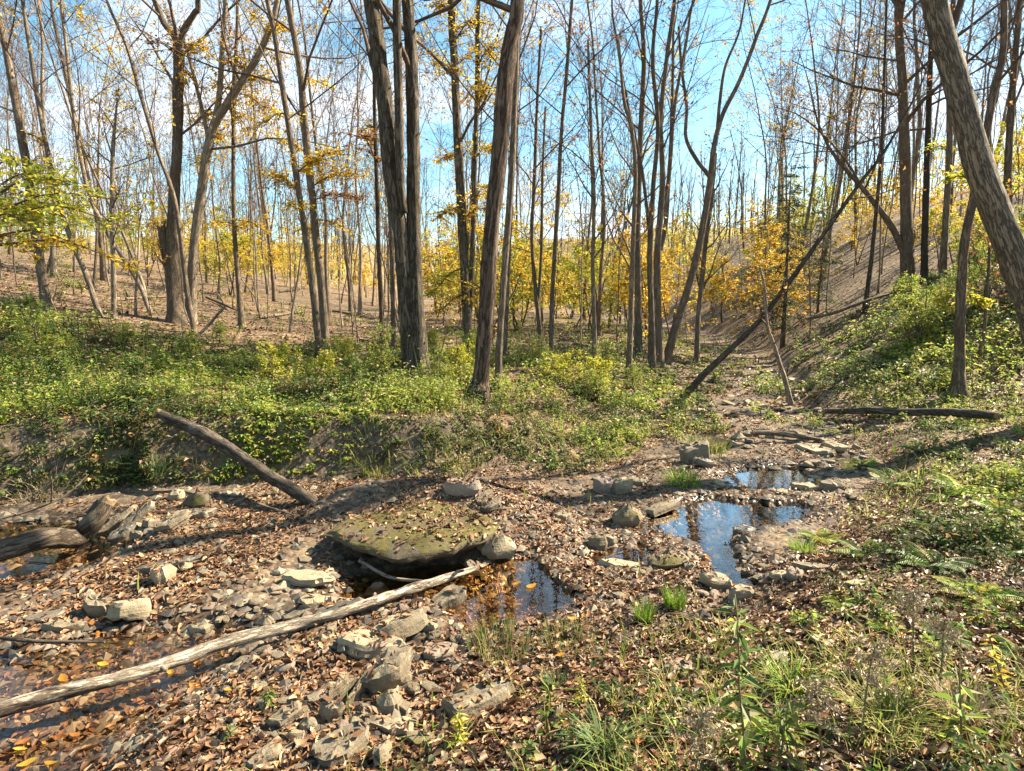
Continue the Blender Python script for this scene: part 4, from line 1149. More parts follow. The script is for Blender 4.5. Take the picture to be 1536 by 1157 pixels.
# ------------------------------------------------------------------ rocks
def rock_mesh(w, d, h, seed, n=11, round_=0.0, layers=3):
    r = np.random.default_rng(4000 + seed)
    kc = 5 + seed % 4                                     # corners of the broken outline
    ca = np.sort((np.arange(kc) + .6 * r.random(kc)) * 2 * math.pi / kc); cr = .82 + .30 * r.random(kc)
    cx, cy = np.cos(ca) * cr, np.sin(ca) * cr
    t = np.arange(n) / n * kc; i = t.astype(int); f = t - i
    ox = cx[i] * (1 - f) + cx[(i + 1) % kc] * f; oy = cy[i] * (1 - f) + cy[(i + 1) % kc] * f
    m_ = np.hypot(ox, oy); rr_ = m_ * (1 - .5 * round_) + .95 * .5 * round_
    ox, oy = ox / m_ * rr_, oy / m_ * rr_
    e = 1 + .05 * r.standard_normal(n)
    px = ox * e * w / 2; py = oy * e * d / 2
    rings = []; m = layers + 1
    for k in range(m + 1):
        q = k / m
        s = 1 - round_ * (2 * abs(q - .40)) ** 2 * .7
        s = s * (1 + (0 if k in (0, m) else 1) * .045 * r.normal())
        jit = 1 + .022 * r.standard_normal(n)
        if k == m: jit = jit * (.95 - .06 * round_)
        rings.append(np.column_stack([px * s * jit, py * s * jit, np.full(n, (q - .5) * h) + .04 * h * r.standard_normal(n)]))
    top = rings[-1]; dome = .05 + .30 * round_
    in1 = top * np.array([.72, .72, 1]) + np.column_stack([np.zeros((n, 2)), .07 * h * r.standard_normal(n) + h * dome * .6])
    in2 = top * np.array([.38, .38, 1]) + np.column_stack([np.zeros((n, 2)), .06 * h * r.standard_normal(n) + h * dome * .9])
    V = np.vstack(rings + [in1, in2, [[0, 0, h * (.5 + dome)]]])
    tilt = .14 * h * r.standard_normal(2)
    V[:, 2] += V[:, 0] / w * tilt[0] + V[:, 1] / d * tilt[1]
    S = max(w, d); a = min(h, w * .3)
    V += ((noise3(V / S * 4 + seed, seed) - .5) * .26 + (noise3(V / S * 11 + seed, seed + 1) - .5) * .12)[:, None] * a * np.array([1, 1, .8])
    j = np.arange(n); k2 = (j + 1) % n
    F4 = np.vstack([np.stack([a_ * n + j, a_ * n + k2, (a_ + 1) * n + k2, (a_ + 1) * n + j], 1) for a_ in range(m + 2)])
    ci = (m + 3) * n
    F3 = np.stack([(m + 2) * n + j, (m + 2) * n + k2, np.full(n, ci)], 1)
    g = Geo(); g.add(V, F3, F4)
    me = g.mesh('rock', True); me.set_sharp_from_angle(angle=R(32))
    return me

rock_foot = []
def rock(label, u, v, wpx, dw=.7, hw=.22, mat='rock', rz=0, tx=0, ty=0, seed=0, n=12, round_=.0, name='flat_stone', cat='rock', sink=.12, zoff=0, group=None, pos=None):
    p = np.array(pos, float) if pos is not None else ground(u, v)
    w = px_size(p, wpx)
    h = w * hw
    o = mesh_obj(name, rock_mesh(w, w * dw, h, seed, n, round_), M[mat])
    ext = abs(math.sin(R(ty))) * w * .5 * .5 + abs(math.sin(R(tx))) * w * dw * .5 * .5
    o.location = (p[0], p[1], p[2] + h * (.5 - sink) + ext + zoff)
    o.rotation_euler = (R(tx), R(ty), R(rz))
    tag(o, label, cat, group)
    rock_foot.append((p[0], p[1], w * .5, w * dw * .5, R(rz)))
    return o

# the table rock: a big mossy slab over a dark hollow
def table_rock():
    r = np.random.default_rng(9)
    n = 60
    th = np.arange(n) * 2 * math.pi / n
    ca = np.radians([8, 52, 100, 150, 186, 222, 262, 300, 338]); cr = np.array([1.10, .98, 1.02, 1.0, 1.16, .92, 1.04, .90, .98])       # broken corners
    cx, cy = np.cos(ca) * cr, np.sin(ca) * cr
    pr = np.empty(n)
    for q in range(n):
        k0 = int(np.searchsorted(ca, th[q])) - 1; k1 = (k0 + 1) % 9
        a0, b0 = np.array([cx[k0], cy[k0]]), np.array([cx[k1], cy[k1]]); e_ = b0 - a0
        pr[q] = (a0[0] * e_[1] - a0[1] * e_[0]) / (math.cos(th[q]) * e_[1] - math.sin(th[q]) * e_[0])
    pr = pr * (1 + .04 * (fbm2(np.cos(th) * 4 + 5, np.sin(th) * 4 + 5, 3, 3) - .5) + .012 * r.standard_normal(n))
    ex, ey = .50, .40
    prof = [(.30, -.075), (.62, -.085), (.84, -.075), (.93, -.05), (.955, -.03), (1.0, -.022), (1.01, .0), (.99, .012), (.95, .022), (.86, .026), (.72, .03), (.55, .032), (.36, .036), (.18, .036)]
    V = []
    for s, z in prof:
        j = 1 + .012 * r.standard_normal(n)
        V.append(np.column_stack([np.cos(th) * pr * ex * s * j, np.sin(th) * pr * ey * s * j, np.full(n, z) + .003 * r.standard_normal(n)]))
    m = len(prof)
    V = np.vstack(V + [[[0, 0, .036]], [[0, 0, -.075]]])
    V[:, 2] *= .85
    V[:, 2] += V[:, 1] * .07 + V[:, 0] * .015
    V[:, 2] += .035 * (noise3(V * 3.5 + 3, 5) - .5) + .022 * (noise3(V * 9 + 3, 6) - .5) + .012 * (noise3(V * 26 + 3, 7) - .5)
    j = np.arange(n); k = (j + 1) % n
    F4 = np.vstack([np.stack([a * n + j, a * n + k, (a + 1) * n + k, (a + 1) * n + j], 1) for a in range(m - 1)])
    F3 = np.vstack([np.stack([(m - 1) * n + j, (m - 1) * n + k, np.full(n, m * n)], 1), np.stack([k, j, np.full(n, m * n + 1)], 1)])
    g = Geo(); g.add(V, F3, F4)
    me = g.mesh('table_rock', True); me.set_sharp_from_angle(angle=R(40))
    o = mesh_obj('table_rock', me, M['slab'])
    o.location = (TABLE[0], TABLE[1], .145)
    o.rotation_euler = (0, R(1), R(3))
    tag(o, 'big mossy table-like slab overhanging a dark hollow at the water', 'rock')
    rock_foot.append((TABLE[0], TABLE[1], .50, .40, R(3)))
table_rock()

RK = [  # label, u, v, width, depth ratio, height ratio, material, rz, tx, ty, round
 ('blocky pale tan stone standing alone on the leafy gravel bar', 243, 872, 42, .75, .75, 'rock_pale', 20, 6, -8, .25),
 ('pale tan flat-topped stone at the edge of the lower left water', 200, 928, 62, .65, .42, 'rock_pale', 25, -8, 6, .2),
 ('grey-green wedge stone left of the pale tan stone at the water', 146, 920, 48, .6, .45, 'rock', -20, 10, 10, .1),
 ('flat tan slab left of the table rock', 460, 872, 70, .5, .14, 'rock_pale', -6, 0, 3, 0),
 ('small pale rounded stone beside the flat tan slab', 418, 860, 20, .8, .6, 'rock_pale', 0, 0, 0, .5),
 ('round mossy boulder above the tilted slabs at left', 298, 758, 44, .8, .7, 'rock_moss', 0, 0, 0, .6),
 ('small mossy boulder touching the round mossy boulder on its left', 265, 748, 28, .8, .5, 'rock_pale', 0, 0, 0, .3),
 ('long steeply tilted slab nearest the rotting log', 178, 792, 62, .3, .12, 'rock', 40, 20, -34, 0),
 ('second steeply tilted slab beside the rotting log', 208, 786, 66, .3, .12, 'rock', 38, 24, -36, 0),
 ('broad tilted slab at the right of the slab pile on the left', 258, 794, 62, .4, .20, 'rock', 24, 12, -20, 0),
 ('short thick tilted slab at the foot of the slab pile on the left', 184, 812, 42, .5, .35, 'rock_dark', 38, 16, -26, 0),
 ('grey block in the middle of the slab pile on the left', 228, 788, 26, .8, .6, 'rock', 10, 8, 0, .1),
 ('small dark block low in the slab pile on the left', 206, 808, 22, .7, .7, 'rock_dark', 0, 0, 10, .1),
 ('dark slab under the broad tilted slab on the left', 300, 778, 46, .5, .2, 'rock_dark', 12, 6, -10, 0),
 ('thin narrow slab with a chipped edge in the wet streambed at left', 99, 945, 60, .35, .2, 'rock', 16, 6, 4, 0),
 ('thin dark shale plate behind the narrow slab at left', 66, 928, 60, .4, .10, 'rock_dark', 18, 4, -4, 0),
 ('small flat stone at the upper edge of the lower left water', 298, 948, 38, .6, .3, 'rock_pale', 4, 0, 0, .2),
 ('smooth grey stone half buried right of the lower left water', 400, 936, 28, .7, .4, 'rock', 0, 0, 0, .4),
 ('pale angular plate behind the long peeling log', 468, 910, 38, .6, .25, 'rock_pale', 30, 12, 10, 0),
 ('narrow pale plate leaning beside the angular plate behind the long log', 452, 924, 52, .25, .14, 'rock', 32, 10, -8, 0),
 ('upright narrow slab leaning by the propped dark log', 412, 742, 22, .4, .2, 'rock', 60, 10, 62, 0),
 ('thin dark ledge plate above the blocky tan stone', 250, 852, 96, .28, .08, 'rock_dark', 16, 0, -5, 0),
 ('narrow brown stone right of the blocky tan stone', 281, 856, 20, .5, .7, 'rock_pale', 50, 0, 20, .2),
 ('grey cobble on leaves below the tilted slabs', 318, 792, 18, .8, .7, 'rock', 0, 0, 0, .4),
 ('tilted grey slab in the lower left leaves', 428, 1084, 58, .45, .25, 'rock', 42, 10, -14, 0),
 ('grey cobble in leaves left of the leaning shingle stack', 462, 1092, 30, .7, .5, 'rock', 10, 0, 0, .4),
 ('small upright block left of the leaning shingle stack', 498, 1074, 32, .7, .8, 'rock', 0, 6, 14, .05),
 ('large dark slab at the bottom edge left of centre', 512, 1130, 88, .55, .2, 'rock', 40, 4, -8, 0),
 ('narrow slab near the bottom edge left of the large dark slab', 400, 1142, 56, .4, .25, 'rock', 38, 4, -10, .05),
 ('pointed upright slab at the bottom edge left of centre', 575, 1142, 40, .5, .5, 'rock', 70, -20, 20, .1),
 ('pale split slab, broad flat half, below the long peeling log', 558, 978, 92, .55, .18, 'rock_pale', 0, -8, 6, .05),
 ('pale split slab, tilted upper half, below the long peeling log', 598, 958, 84, .5, .28, 'rock_pale', 28, -14, -14, .0),
 ('rounded pale end stone touching the pale split slab', 644, 944, 34, .7, .6, 'rock_pale', -10, 0, 0, .5),
 ('pinkish flat slab half covered by leaves right of the pale split slab', 660, 980, 56, .8, .12, 'rock_pink', 10, -6, 0, 0),
 ('big steep dark slab topping the leaning shingle stack', 580, 1032, 84, .4, .36, 'rock', 40, 16, -22, 0),
 ('thin upright shingle, first in the leaning stack', 536, 1048, 46, .14, .6, 'rock', 62, 14, -12, 0),
 ('thin upright shingle, second in the leaning stack', 522, 1046, 42, .14, .6, 'rock', 60, 14, -8, 0),
 ('thin upright shingle, outermost left in the leaning stack', 510, 1042, 40, .14, .5, 'rock_dark', 58, 10, -6, 0),
 ('rounded block below the steep dark slab', 584, 1060, 40, .8, .65, 'rock', 0, 0, 0, .3),
 ('small grey stone behind the rounded block below the steep dark slab', 606, 1024, 26, .6, .8, 'rock', 30, 0, 0, .1),
 ('large flat slab with a dark broken right edge near the bottom centre', 712, 1064, 112, .55, .16, 'rock', 24, -8, -4, 0),
 ('leaf-covered flat slab below the rounded block', 592, 1094, 66, .5, .15, 'rock_pale', -6, 0, 0, 0),
 ('mossy flat stone left of the yellow-green seedling at bottom centre', 632, 1114, 46, .7, .15, 'rock_moss', -20, 0, 4, 0),
 ('grey slab at the pool edge under the tip of the long log', 674, 910, 60, .4, .28, 'rock', 36, 8, -12, 0),
 ('small boulder in the dark hollow water left of the table rock', 566, 896, 36, .8, .7, 'rock_dark', 0, 0, 0, .3),
 ('wet flat slab at the left end of the hollow water', 508, 920, 66, .5, .12, 'rock_dark', 26, 0, -4, 0),
 ('pale boulder supporting the right end of the table rock', 748, 830, 54, .7, .6, 'rock_pale', 0, 0, 0, .35),
 ('small tilted plate at the pool edge below the table rock', 706, 854, 26, .5, .25, 'rock', -30, 0, 22, 0),
 ('tilted dark plate behind the right end of the table rock', 738, 764, 34, .5, .2, 'rock', 40, 16, -20, 0),
 ('second dark plate leaning behind the table rock', 726, 752, 32, .4, .2, 'rock', 40, 18, -22, 0),
 ('brown rock ledge in the bank behind the table rock', 694, 738, 52, .5, .3, 'rock_pink', 0, 0, 0, .1),
 ('dark rounded boulder left of the sky-reflecting pool', 940, 786, 46, .75, .75, 'rock_moss', 10, 0, 0, .4),
 ('broad grey slab tilted into the sky-reflecting pool', 992, 768, 58, .6, .16, 'rock', 32, -10, -4, 0),
 ('mossy block beside the shallow channel between the pools', 896, 820, 30, .7, .8, 'rock_moss', 0, 0, 0, .2),
 ('small grey block touching the mossy block by the shallow channel', 914, 818, 24, .7, .7, 'rock', 30, 0, 14, .1),
 ('flat brown stone in the leaves left of the mossy block', 842, 778, 32, .6, .25, 'rock', 0, 0, 0, .2),
 ('angular stone of the rock cluster on the grassy bank, left one', 906, 736, 34, .7, .5, 'rock_pink', 20, 10, 0, .05),
 ('angular stone of the rock cluster on the grassy bank, right one', 932, 738, 30, .7, .5, 'rock_pale', -20, 10, 10, .05),
 ('small dark flat stone right of the rock cluster on the grassy bank', 958, 726, 26, .6, .3, 'rock', 0, 0, 0, .1),
 ('thin stone standing in leaves near the bottom right of centre', 838, 1074, 24, .4, .9, 'rock', 60, 0, 10, .1),
 ('pale flat rock rim below the shallow channel, left plate', 928, 852, 56, .5, .14, 'rock_pale', 6, 0, 4, .1),
 ('mossy golden mound stone at the front of the sky-reflecting pool', 1002, 846, 66, .6, .28, 'rock_moss', 0, 0, 0, .55),
 ('dark square rock on the sunny grass beside the far pool', 1040, 692, 44, .7, .5, 'rock', 10, 0, -8, .05),
 ('dark flat rock leaning off the dark square rock', 1054, 700, 30, .6, .3, 'rock_dark', 0, 0, 16, .05),
 ('pale rounded stone near the short pale log', 1107, 660, 22, .8, .5, 'rock_pale', 0, 0, 0, .5),
 ('flat grey stone at the back of the stream, right of the small water', 1246, 732, 40, .6, .25, 'rock', -6, 0, 0, .05),
 ('flat pale grey stone behind the sky-reflecting pool', 1204, 732, 38, .7, .18, 'rock_pale', -10, 0, 0, .05),
 ('long flat grey slab right of the sky-reflecting pool', 1216, 854, 60, .32, .12, 'rock', -8, 0, 3, 0),
 ('pale flat stone in the sunny leaves right of the long grey slab', 1286, 880, 42, .6, .2, 'rock_pale', 4, 0, 0, .1),
 ('light grey triangular plate on leaves at lower right', 1236, 966, 40, .7, .10, 'rock_pale', -30, 8, 10, 0),
 ('dark slate left of the light grey triangular plate', 1174, 990, 42, .6, .15, 'rock_dark', 10, 6, 0, 0),
 ('leaf-strewn brown stone behind the tall leafy stalk', 1018, 1008, 52, .6, .25, 'rock_pink', 12, 0, 0, .2),
 ('pale stone at the narrow end of the sky-reflecting pool, right one', 1112, 896, 46, .6, .35, 'rock_pale', 20, 0, 0, .15),
 ('pale stone at the narrow end of the sky-reflecting pool, left one', 1076, 880, 46, .6, .3, 'rock_pale', -20, 0, 8, .1),
 ('dark wet stone breaking the surface of the sky-reflecting pool', 1116, 800, 40, .5, .25, 'rock_dark', 0, 0, 0, .2),
 ('small wet stone behind the dark wet stone in the pool', 1108, 788, 26, .6, .35, 'rock', 0, 0, 0, .3),
 ('broad pale slab in the upper streambed', 1222, 680, 54, .6, .15, 'rock_pale', -16, 4, 4, .05),
 ('pale tilted plate beside the broad pale slab in the upper streambed', 1252, 676, 40, .5, .2, 'rock_pale', -20, 8, 10, .05),
 ('brownish flat stone right of the pool end', 1170, 866, 36, .7, .22, 'rock_pale', 0, 0, 0, .2),
 ('angular brown stone right of the flat stone by the pool end', 1192, 868, 30, .7, .4, 'rock_pink', 30, 10, 0, .1),
]
for i, a in enumerate(RK):
    rock(a[0], a[1], a[2], a[3] * 1.15, a[4], a[5] * (.72 if a[5] > .5 else 1), a[6], a[7], a[8], a[9], seed=i, n=22, round_=a[10] * (1.5 if a[10] >= .3 else .75), name='boulder' if a[10] >= .3 else 'flat_stone')

# small stones strewn along the streambed: countable, much alike
SM = [rock_mesh(1, .7, .20, 200 + k, 10, .03 * k, 2) for k in range(8)]
sr = np.random.default_rng(31)
def strew(n, fx, label, group, smin, smax, cats=('rock', 'rock_pale', 'rock', 'rock_pink', 'rock')):
    k = 0
    for _ in range(n * 30):
        if k >= n: break
        u, v = fx(); p = ground(u, v)
        a = np.array([p[0]]), np.array([p[1]])
        if water_sd(*a)[0] < -.08: continue
        if any((p[0] - f[0]) ** 2 + (p[1] - f[1]) ** 2 < (f[2] * .7) ** 2 for f in rock_foot): continue
        w = px_size(p, sr.uniform(smin, smax))
        m = SM[int(sr.integers(0, 8))]
        mt = cats[int(sr.integers(0, len(cats)))]
        key = m.name + mt
        if key not in bpy.data.meshes:
            c = m.copy(); c.name = key; c.materials.clear(); c.materials.append(M[mt])
        o = mesh_obj('stone', bpy.data.meshes[key], None)
        o.location = (p[0], p[1], p[2] + w * .10)
        o.scale = (w, w * sr.uniform(.7, 1.1), w * sr.uniform(.6, 1.4))
        o.rotation_euler = (R(sr.normal() * 10), R(sr.normal() * 10), sr.uniform(0, 6.28))
        tag(o, label, 'stone', group); rock_foot.append((p[0], p[1], w * .5, w * .4, 0)); k += 1
uni = lambda u0, u1, v0, v1: (lambda: (sr.uniform(u0, u1), sr.uniform(v0, v1)))
strew(60, uni(60, 500, 830, 1000), 'small flat stone among many on the leafy gravel bar', 'small stones on the gravel bar', 12, 30)
strew(44, uni(380, 700, 940, 1150), 'small stone among many in leaves around the leaning shingle stack', 'small stones around the shingle stack', 16, 40)
strew(30, uni(890, 1180, 820, 900), 'small pale stone among many at the front of the sky-reflecting pool', 'small stones at the pool front', 12, 28)
strew(56, uni(1060, 1330, 640, 770), 'small pale stone among many in the upper streambed', 'small stones in the upper streambed', 10, 28, ('rock_pale', 'rock', 'rock_pale', 'rock'))
strew(46, uni(1050, 1230, 570, 660), 'small stone among many in the far stony stream', 'small stones in the far stream', 8, 30, ('rock_pale', 'rock', 'rock_pale'))
strew(16, uni(1170, 1300, 600, 650), 'grey stone among many along the cut of the far right bank', 'stones along the far right bank', 10, 20)
strew(22, uni(690, 960, 700, 790), 'small stone among many in red-brown leaves behind the middle pool', 'small stones behind the middle pool', 9, 18)
strew(20, uni(30, 330, 760, 830), 'small shale piece among many around the slab pile on the left', 'small shale around the slab pile', 10, 24, ('rock', 'rock_dark'))
# ------------------------------------------------------------------ loose gravel, fallen leaves, growth
def scatter_polar(n, y0, y1, half, r, p=1.0):
    y = y0 * (y1 / y0) ** (r.random(n) ** p)
    x = (r.random(n) * 2 - 1) * half * y
    m = r.random(n) < .2                       # the ground goes on beyond the edges of the picture
    x = np.where(m, np.sign(x) * (half * y + 1.8 * r.random(n)), x)
    return x, y

def nrm_at(x, y, e=.03):
    gxv = (H(x + e, y) - H(x - e, y)) / (2 * e); gyv = (H(x, y + e) - H(x, y - e)) / (2 * e)
    N = np.stack([-gxv, -gyv, np.ones_like(gxv)], 1)
    return N / np.linalg.norm(N, axis=1)[:, None]

def stone_lift(x, y, z):
    """leaves come to rest on top of stones as well"""
    return z

def gravel():
    r = np.random.default_rng(41)
    x, y = scatter_polar(50000, 1.4, 14, .95, r)
    inb = inside(x, y, BED); ws = water_sd(x, y)
    keep = inb & (r.random(len(x)) < np.where(ws < .12, .9, .45))
    x, y = x[keep], y[keep]; n = len(x)
    s = (.007 + .030 * r.random(n) ** 3.0) * (1 + .12 * y)
    z = H(x, y)
    base = np.array([[1, 0, 0], [.3, .8, .0], [-.7, .6, .1], [-.9, -.4, 0], [.2, -.9, .05], [.15, .0, .55]])
    a = r.random(n) * 6.28; ca, sa = np.cos(a), np.sin(a)
    B = base[None] * (1 + .25 * r.standard_normal((n, 6, 3))) * s[:, None, None]
    V = np.stack([B[..., 0] * ca[:, None] - B[..., 1] * sa[:, None] + x[:, None], B[..., 0] * sa[:, None] + B[..., 1] * ca[:, None] + y[:, None], B[..., 2] * .8 + z[:, None]], -1).reshape(-1, 3)
    F = np.array([[0, 1, 5], [1, 2, 5], [2, 3, 5], [3, 4, 5], [4, 0, 5]])
    F3 = (np.arange(n)[:, None, None] * 6 + F[None]).reshape(-1, 3)
    pal = np.array([(.07, .056, .04), (.11, .088, .062), (.16, .13, .09), (.22, .18, .12), (.045, .037, .03), (.14, .098, .07)])
    C = np.repeat(pal[r.integers(0, 6, n)], 6, 0)
    me = np_mesh('gravel', V, F3, C)
    t = NT('gravel'); at = t.new('Attribute'); at.attribute_name = 'Col'
    o = mesh_obj('gravel', me, t.done(t.pbr(at.outputs['Color'], .8, None, .35)))
    tag(o, 'fine gravel and shale chips covering the streambed', 'gravel', kind='stuff')
gravel()

# stones as one search tree, so that leaves can come to rest on them
from mathutils import Matrix, Euler
from mathutils.bvhtree import BVHTree
_bv, _bf = [], []
for o in col.objects:
    if o.type == 'MESH' and o.get('category') in ('rock', 'stone'):
        mw = Matrix.LocRotScale(o.location, o.rotation_euler, o.scale); k0 = len(_bv)
        _bv += [mw @ v.co for v in o.data.vertices]
        _bf += [[k0 + i for i in p.vertices] for p in o.data.polygons]
STONES = BVHTree.FromPolygons(_bv, _bf)
FEET = np.array([(f[0], f[1], max(f[2], f[3])) for f in rock_foot])

def settle(x, y, r, keep=.16):
    """heights for leaves: on the ground, or some on top of stones (the rest there are dropped)"""
    z = H(x, y); ok = np.ones(len(x), bool); N = nrm_at(x, y)
    near = np.zeros(len(x), bool)
    for fx_, fy_, fr_ in FEET: near |= (x - fx_) ** 2 + (y - fy_) ** 2 < fr_ ** 2
    for i in np.where(near)[0]:
        hit = STONES.ray_cast(Vector((x[i], y[i], 1.2)), Vector((0, 0, -1)))
        if hit[0] is not None and hit[0].z > z[i] - .005:
            back = abs(x[i] - TABLE[0]) < .55 and y[i] - TABLE[1] > -.12 - .35 * (x[i] - TABLE[0]) and y[i] < 4.3
            if r.random() > (.8 if back else keep) or hit[1].z < .5: ok[i] = False
            else: z[i] = hit[0].z; N[i] = np.array(hit[1])
    return z, N, ok

def litter():
    r = np.random.default_rng(42)
    g = Geo()
    def density(x, y):
        gcv = green_cover(x, y); inb = inside(x, y, BED); ws = water_sd(x, y)
        n = fbm2(x * 1.6, y * 1.6, 3, 61)
        d = np.where(inb, .46 + 3.2 * (n - .47), 1.0 - .60 * gcv)
        steepv = 1 - nrm_at(x, y)[:, 2]; d = d * (.35 + .65 * ss(.25, .08, steepv))
        d = np.where(inb, d + .35 * np.exp(-(((x + .9) / 1.5) ** 2 + ((y - 3.9) / .8) ** 2)), d)
        d = np.where(ws < .0, np.where(x < -1.0, .7, .45), d)
        d = np.where((x < -1.0) & inb & (ws < .1), d * .5, d)
        return np.clip(d, .02, 1)
    def curled(cnt, ya, yb, lo, hi, m, p=1.0):
        """dry leaves: pointed outline of m points round a centre, rolled and cupped"""
        x, y = scatter_polar(cnt, ya, yb, .98, r, p)
        k = r.random(len(x)) < density(x, y); x, y = x[k], y[k]
        z, N, ok = settle(x, y, r); x, y, z, N = x[ok], y[ok], z[ok], N[ok]; n = len(x)
        th = np.arange(m) * 2 * math.pi / m + math.pi / 2
        lob = np.ones(m); lob[0] = 1.18; lob[m // 2] = 1.05
        L = lo + (hi - lo) * r.random(n) ** 2.2
        wr_ = .40 + .42 * r.random(n)
        rad = lob[None] * (1 + .10 * r.standard_normal((n, m)))
        lx = np.cos(th)[None] * rad * (wr_ * .5)[:, None]; ly = np.sin(th)[None] * rad * .5
        roll = np.clip(np.abs(1.3 + .8 * r.standard_normal(n)), 0, 2.6) * np.where(r.random(n) < .8, 1, -1)
        arch = .5 * r.standard_normal(n)
        lz = roll[:, None] * lx ** 2 * 1.7 + arch[:, None] * ly ** 2 + .03 * r.standard_normal((n, m))
        lx = lx * (1 - .32 * np.clip(np.abs(roll), 0, 2.2) / 2.2)[:, None]
        P = np.stack([np.concatenate([lx, np.zeros((n, 1))], 1), np.concatenate([ly, np.zeros((n, 1))], 1), np.concatenate([lz, np.zeros((n, 1))], 1)], -1) * L[:, None, None]
        A = r.random(n) * 6.28
        T1 = np.stack([np.cos(A), np.sin(A), np.zeros(n)], 1)
        N = N + .30 * rand_dir(n, r); N /= np.linalg.norm(N, axis=1)[:, None]
        T1 = T1 - N * (T1 * N).sum(1)[:, None]; T1 /= np.linalg.norm(T1, axis=1)[:, None]
        T2 = np.cross(N, T1)
        ctr = np.stack([x, y, z + .002 + .010 * r.random(n)], 1)
        V = ctr[:, None] + P[..., :1] * T1[:, None] + P[..., 1:2] * T2[:, None] + P[..., 2:] * N[:, None]
        ff = np.array([[i, (i + 1) % m, m] for i in range(m)])
        F3 = (np.arange(n)[:, None, None] * (m + 1) + ff[None]).reshape(-1, 3)
        g.add(V.reshape(-1, 3), F3, None, np.repeat(pick('litter', n, .24, r), m + 1, 0))
    curled(92000, 1.15, 3.6, .015, .052, 6)
    curled(92000, 3.2, 7.5, .018, .050, 5)
    curled(52000, 7.0, 24, .045, .10, 4, .9)
    o = mesh_obj('leaf_litter', g.mesh('leaf_litter', True), M['litter'])
    tag(o, 'dry brown fallen leaves carpeting the ground and streambed', 'fallen leaves', kind='stuff')
litter()

def bright_leaves():
    r = np.random.default_rng(43)
    pts = [(140, 940, 18), (147, 952, 14), (197, 966, 12), (95, 1020, 24), (127, 1030, 20), (72, 1050, 18), (257, 1010, 16), (170, 1026, 14), (200, 1018, 10), (34, 1115, 22), (30, 1126, 20), (40, 1146, 26), (78, 1146, 24), (66, 1116, 10), (268, 1045, 20), (292, 1032, 24), (262, 1060, 20), (302, 978, 20), (296, 992, 18), (230, 1000, 12), (112, 1104, 18), (342, 1042, 16), (155, 998, 18), (776, 877, 12), (797, 881, 16), (712, 884, 8), (858, 934, 12), (875, 930, 10), (1114, 1008, 14), (1155, 1036, 16), (1392, 946, 10), (960, 1118, 18), (1350, 960, 14), (840, 990, 14), (1000, 836, 14), (1060, 838, 14)]
    for i, (u, v, w) in enumerate(pts):
        p = ground(u, v)
        ws = None
        for pl, wlv, dep in POOLS:
            if inside(np.array([p[0]]), np.array([p[1]]), pl)[0]: ws = wlv
        if ws is not None: p = on_plane(u, v, ws); p[2] = ws + .004
        else: p[2] += .022
        L = px_size(p, w) * 1.25
        m = 12; th = np.arange(m) * 2 * math.pi / m
        xs = np.cos(th) * .5 * L; ys = np.sin(th) * .25 * L * (1 - .55 * np.cos(th) ** 2) * (1 + .2 * np.cos(th)) * (1 + .12 * r.standard_normal(m))
        zs = .16 * L * (np.cos(th) ** 2) * r.random() + .6 * np.abs(ys) * r.random()
        V = np.vstack([np.column_stack([xs, ys, zs]), [[0, 0, 0]]])
        F = np.array([[k, (k + 1) % m, m] for k in range(m)])
        c = pick('bright', 1, .12, r)
        o = mesh_obj('fallen_leaf', np_mesh('fallen_leaf', V, F, np.repeat(c, m + 1, 0)), M['autumn'])
        o.location = [float(q) for q in p]; o.rotation_euler = (R(r.normal() * 6), R(r.normal() * 6), r.uniform(0, 6.28))
        low = u < 420
        tag(o, 'bright orange-yellow leaf on the wet streambed at lower left' if low else ('yellow leaf floating on the middle pool' if 700 < u < 830 and v < 900 else 'bright orange-yellow leaf lying on brown litter in the right half'), 'leaf',
            'bright leaves at lower left' if low else ('leaves on the middle pool' if 700 < u < 830 and v < 900 else 'bright leaves in the right half'))
bright_leaves()

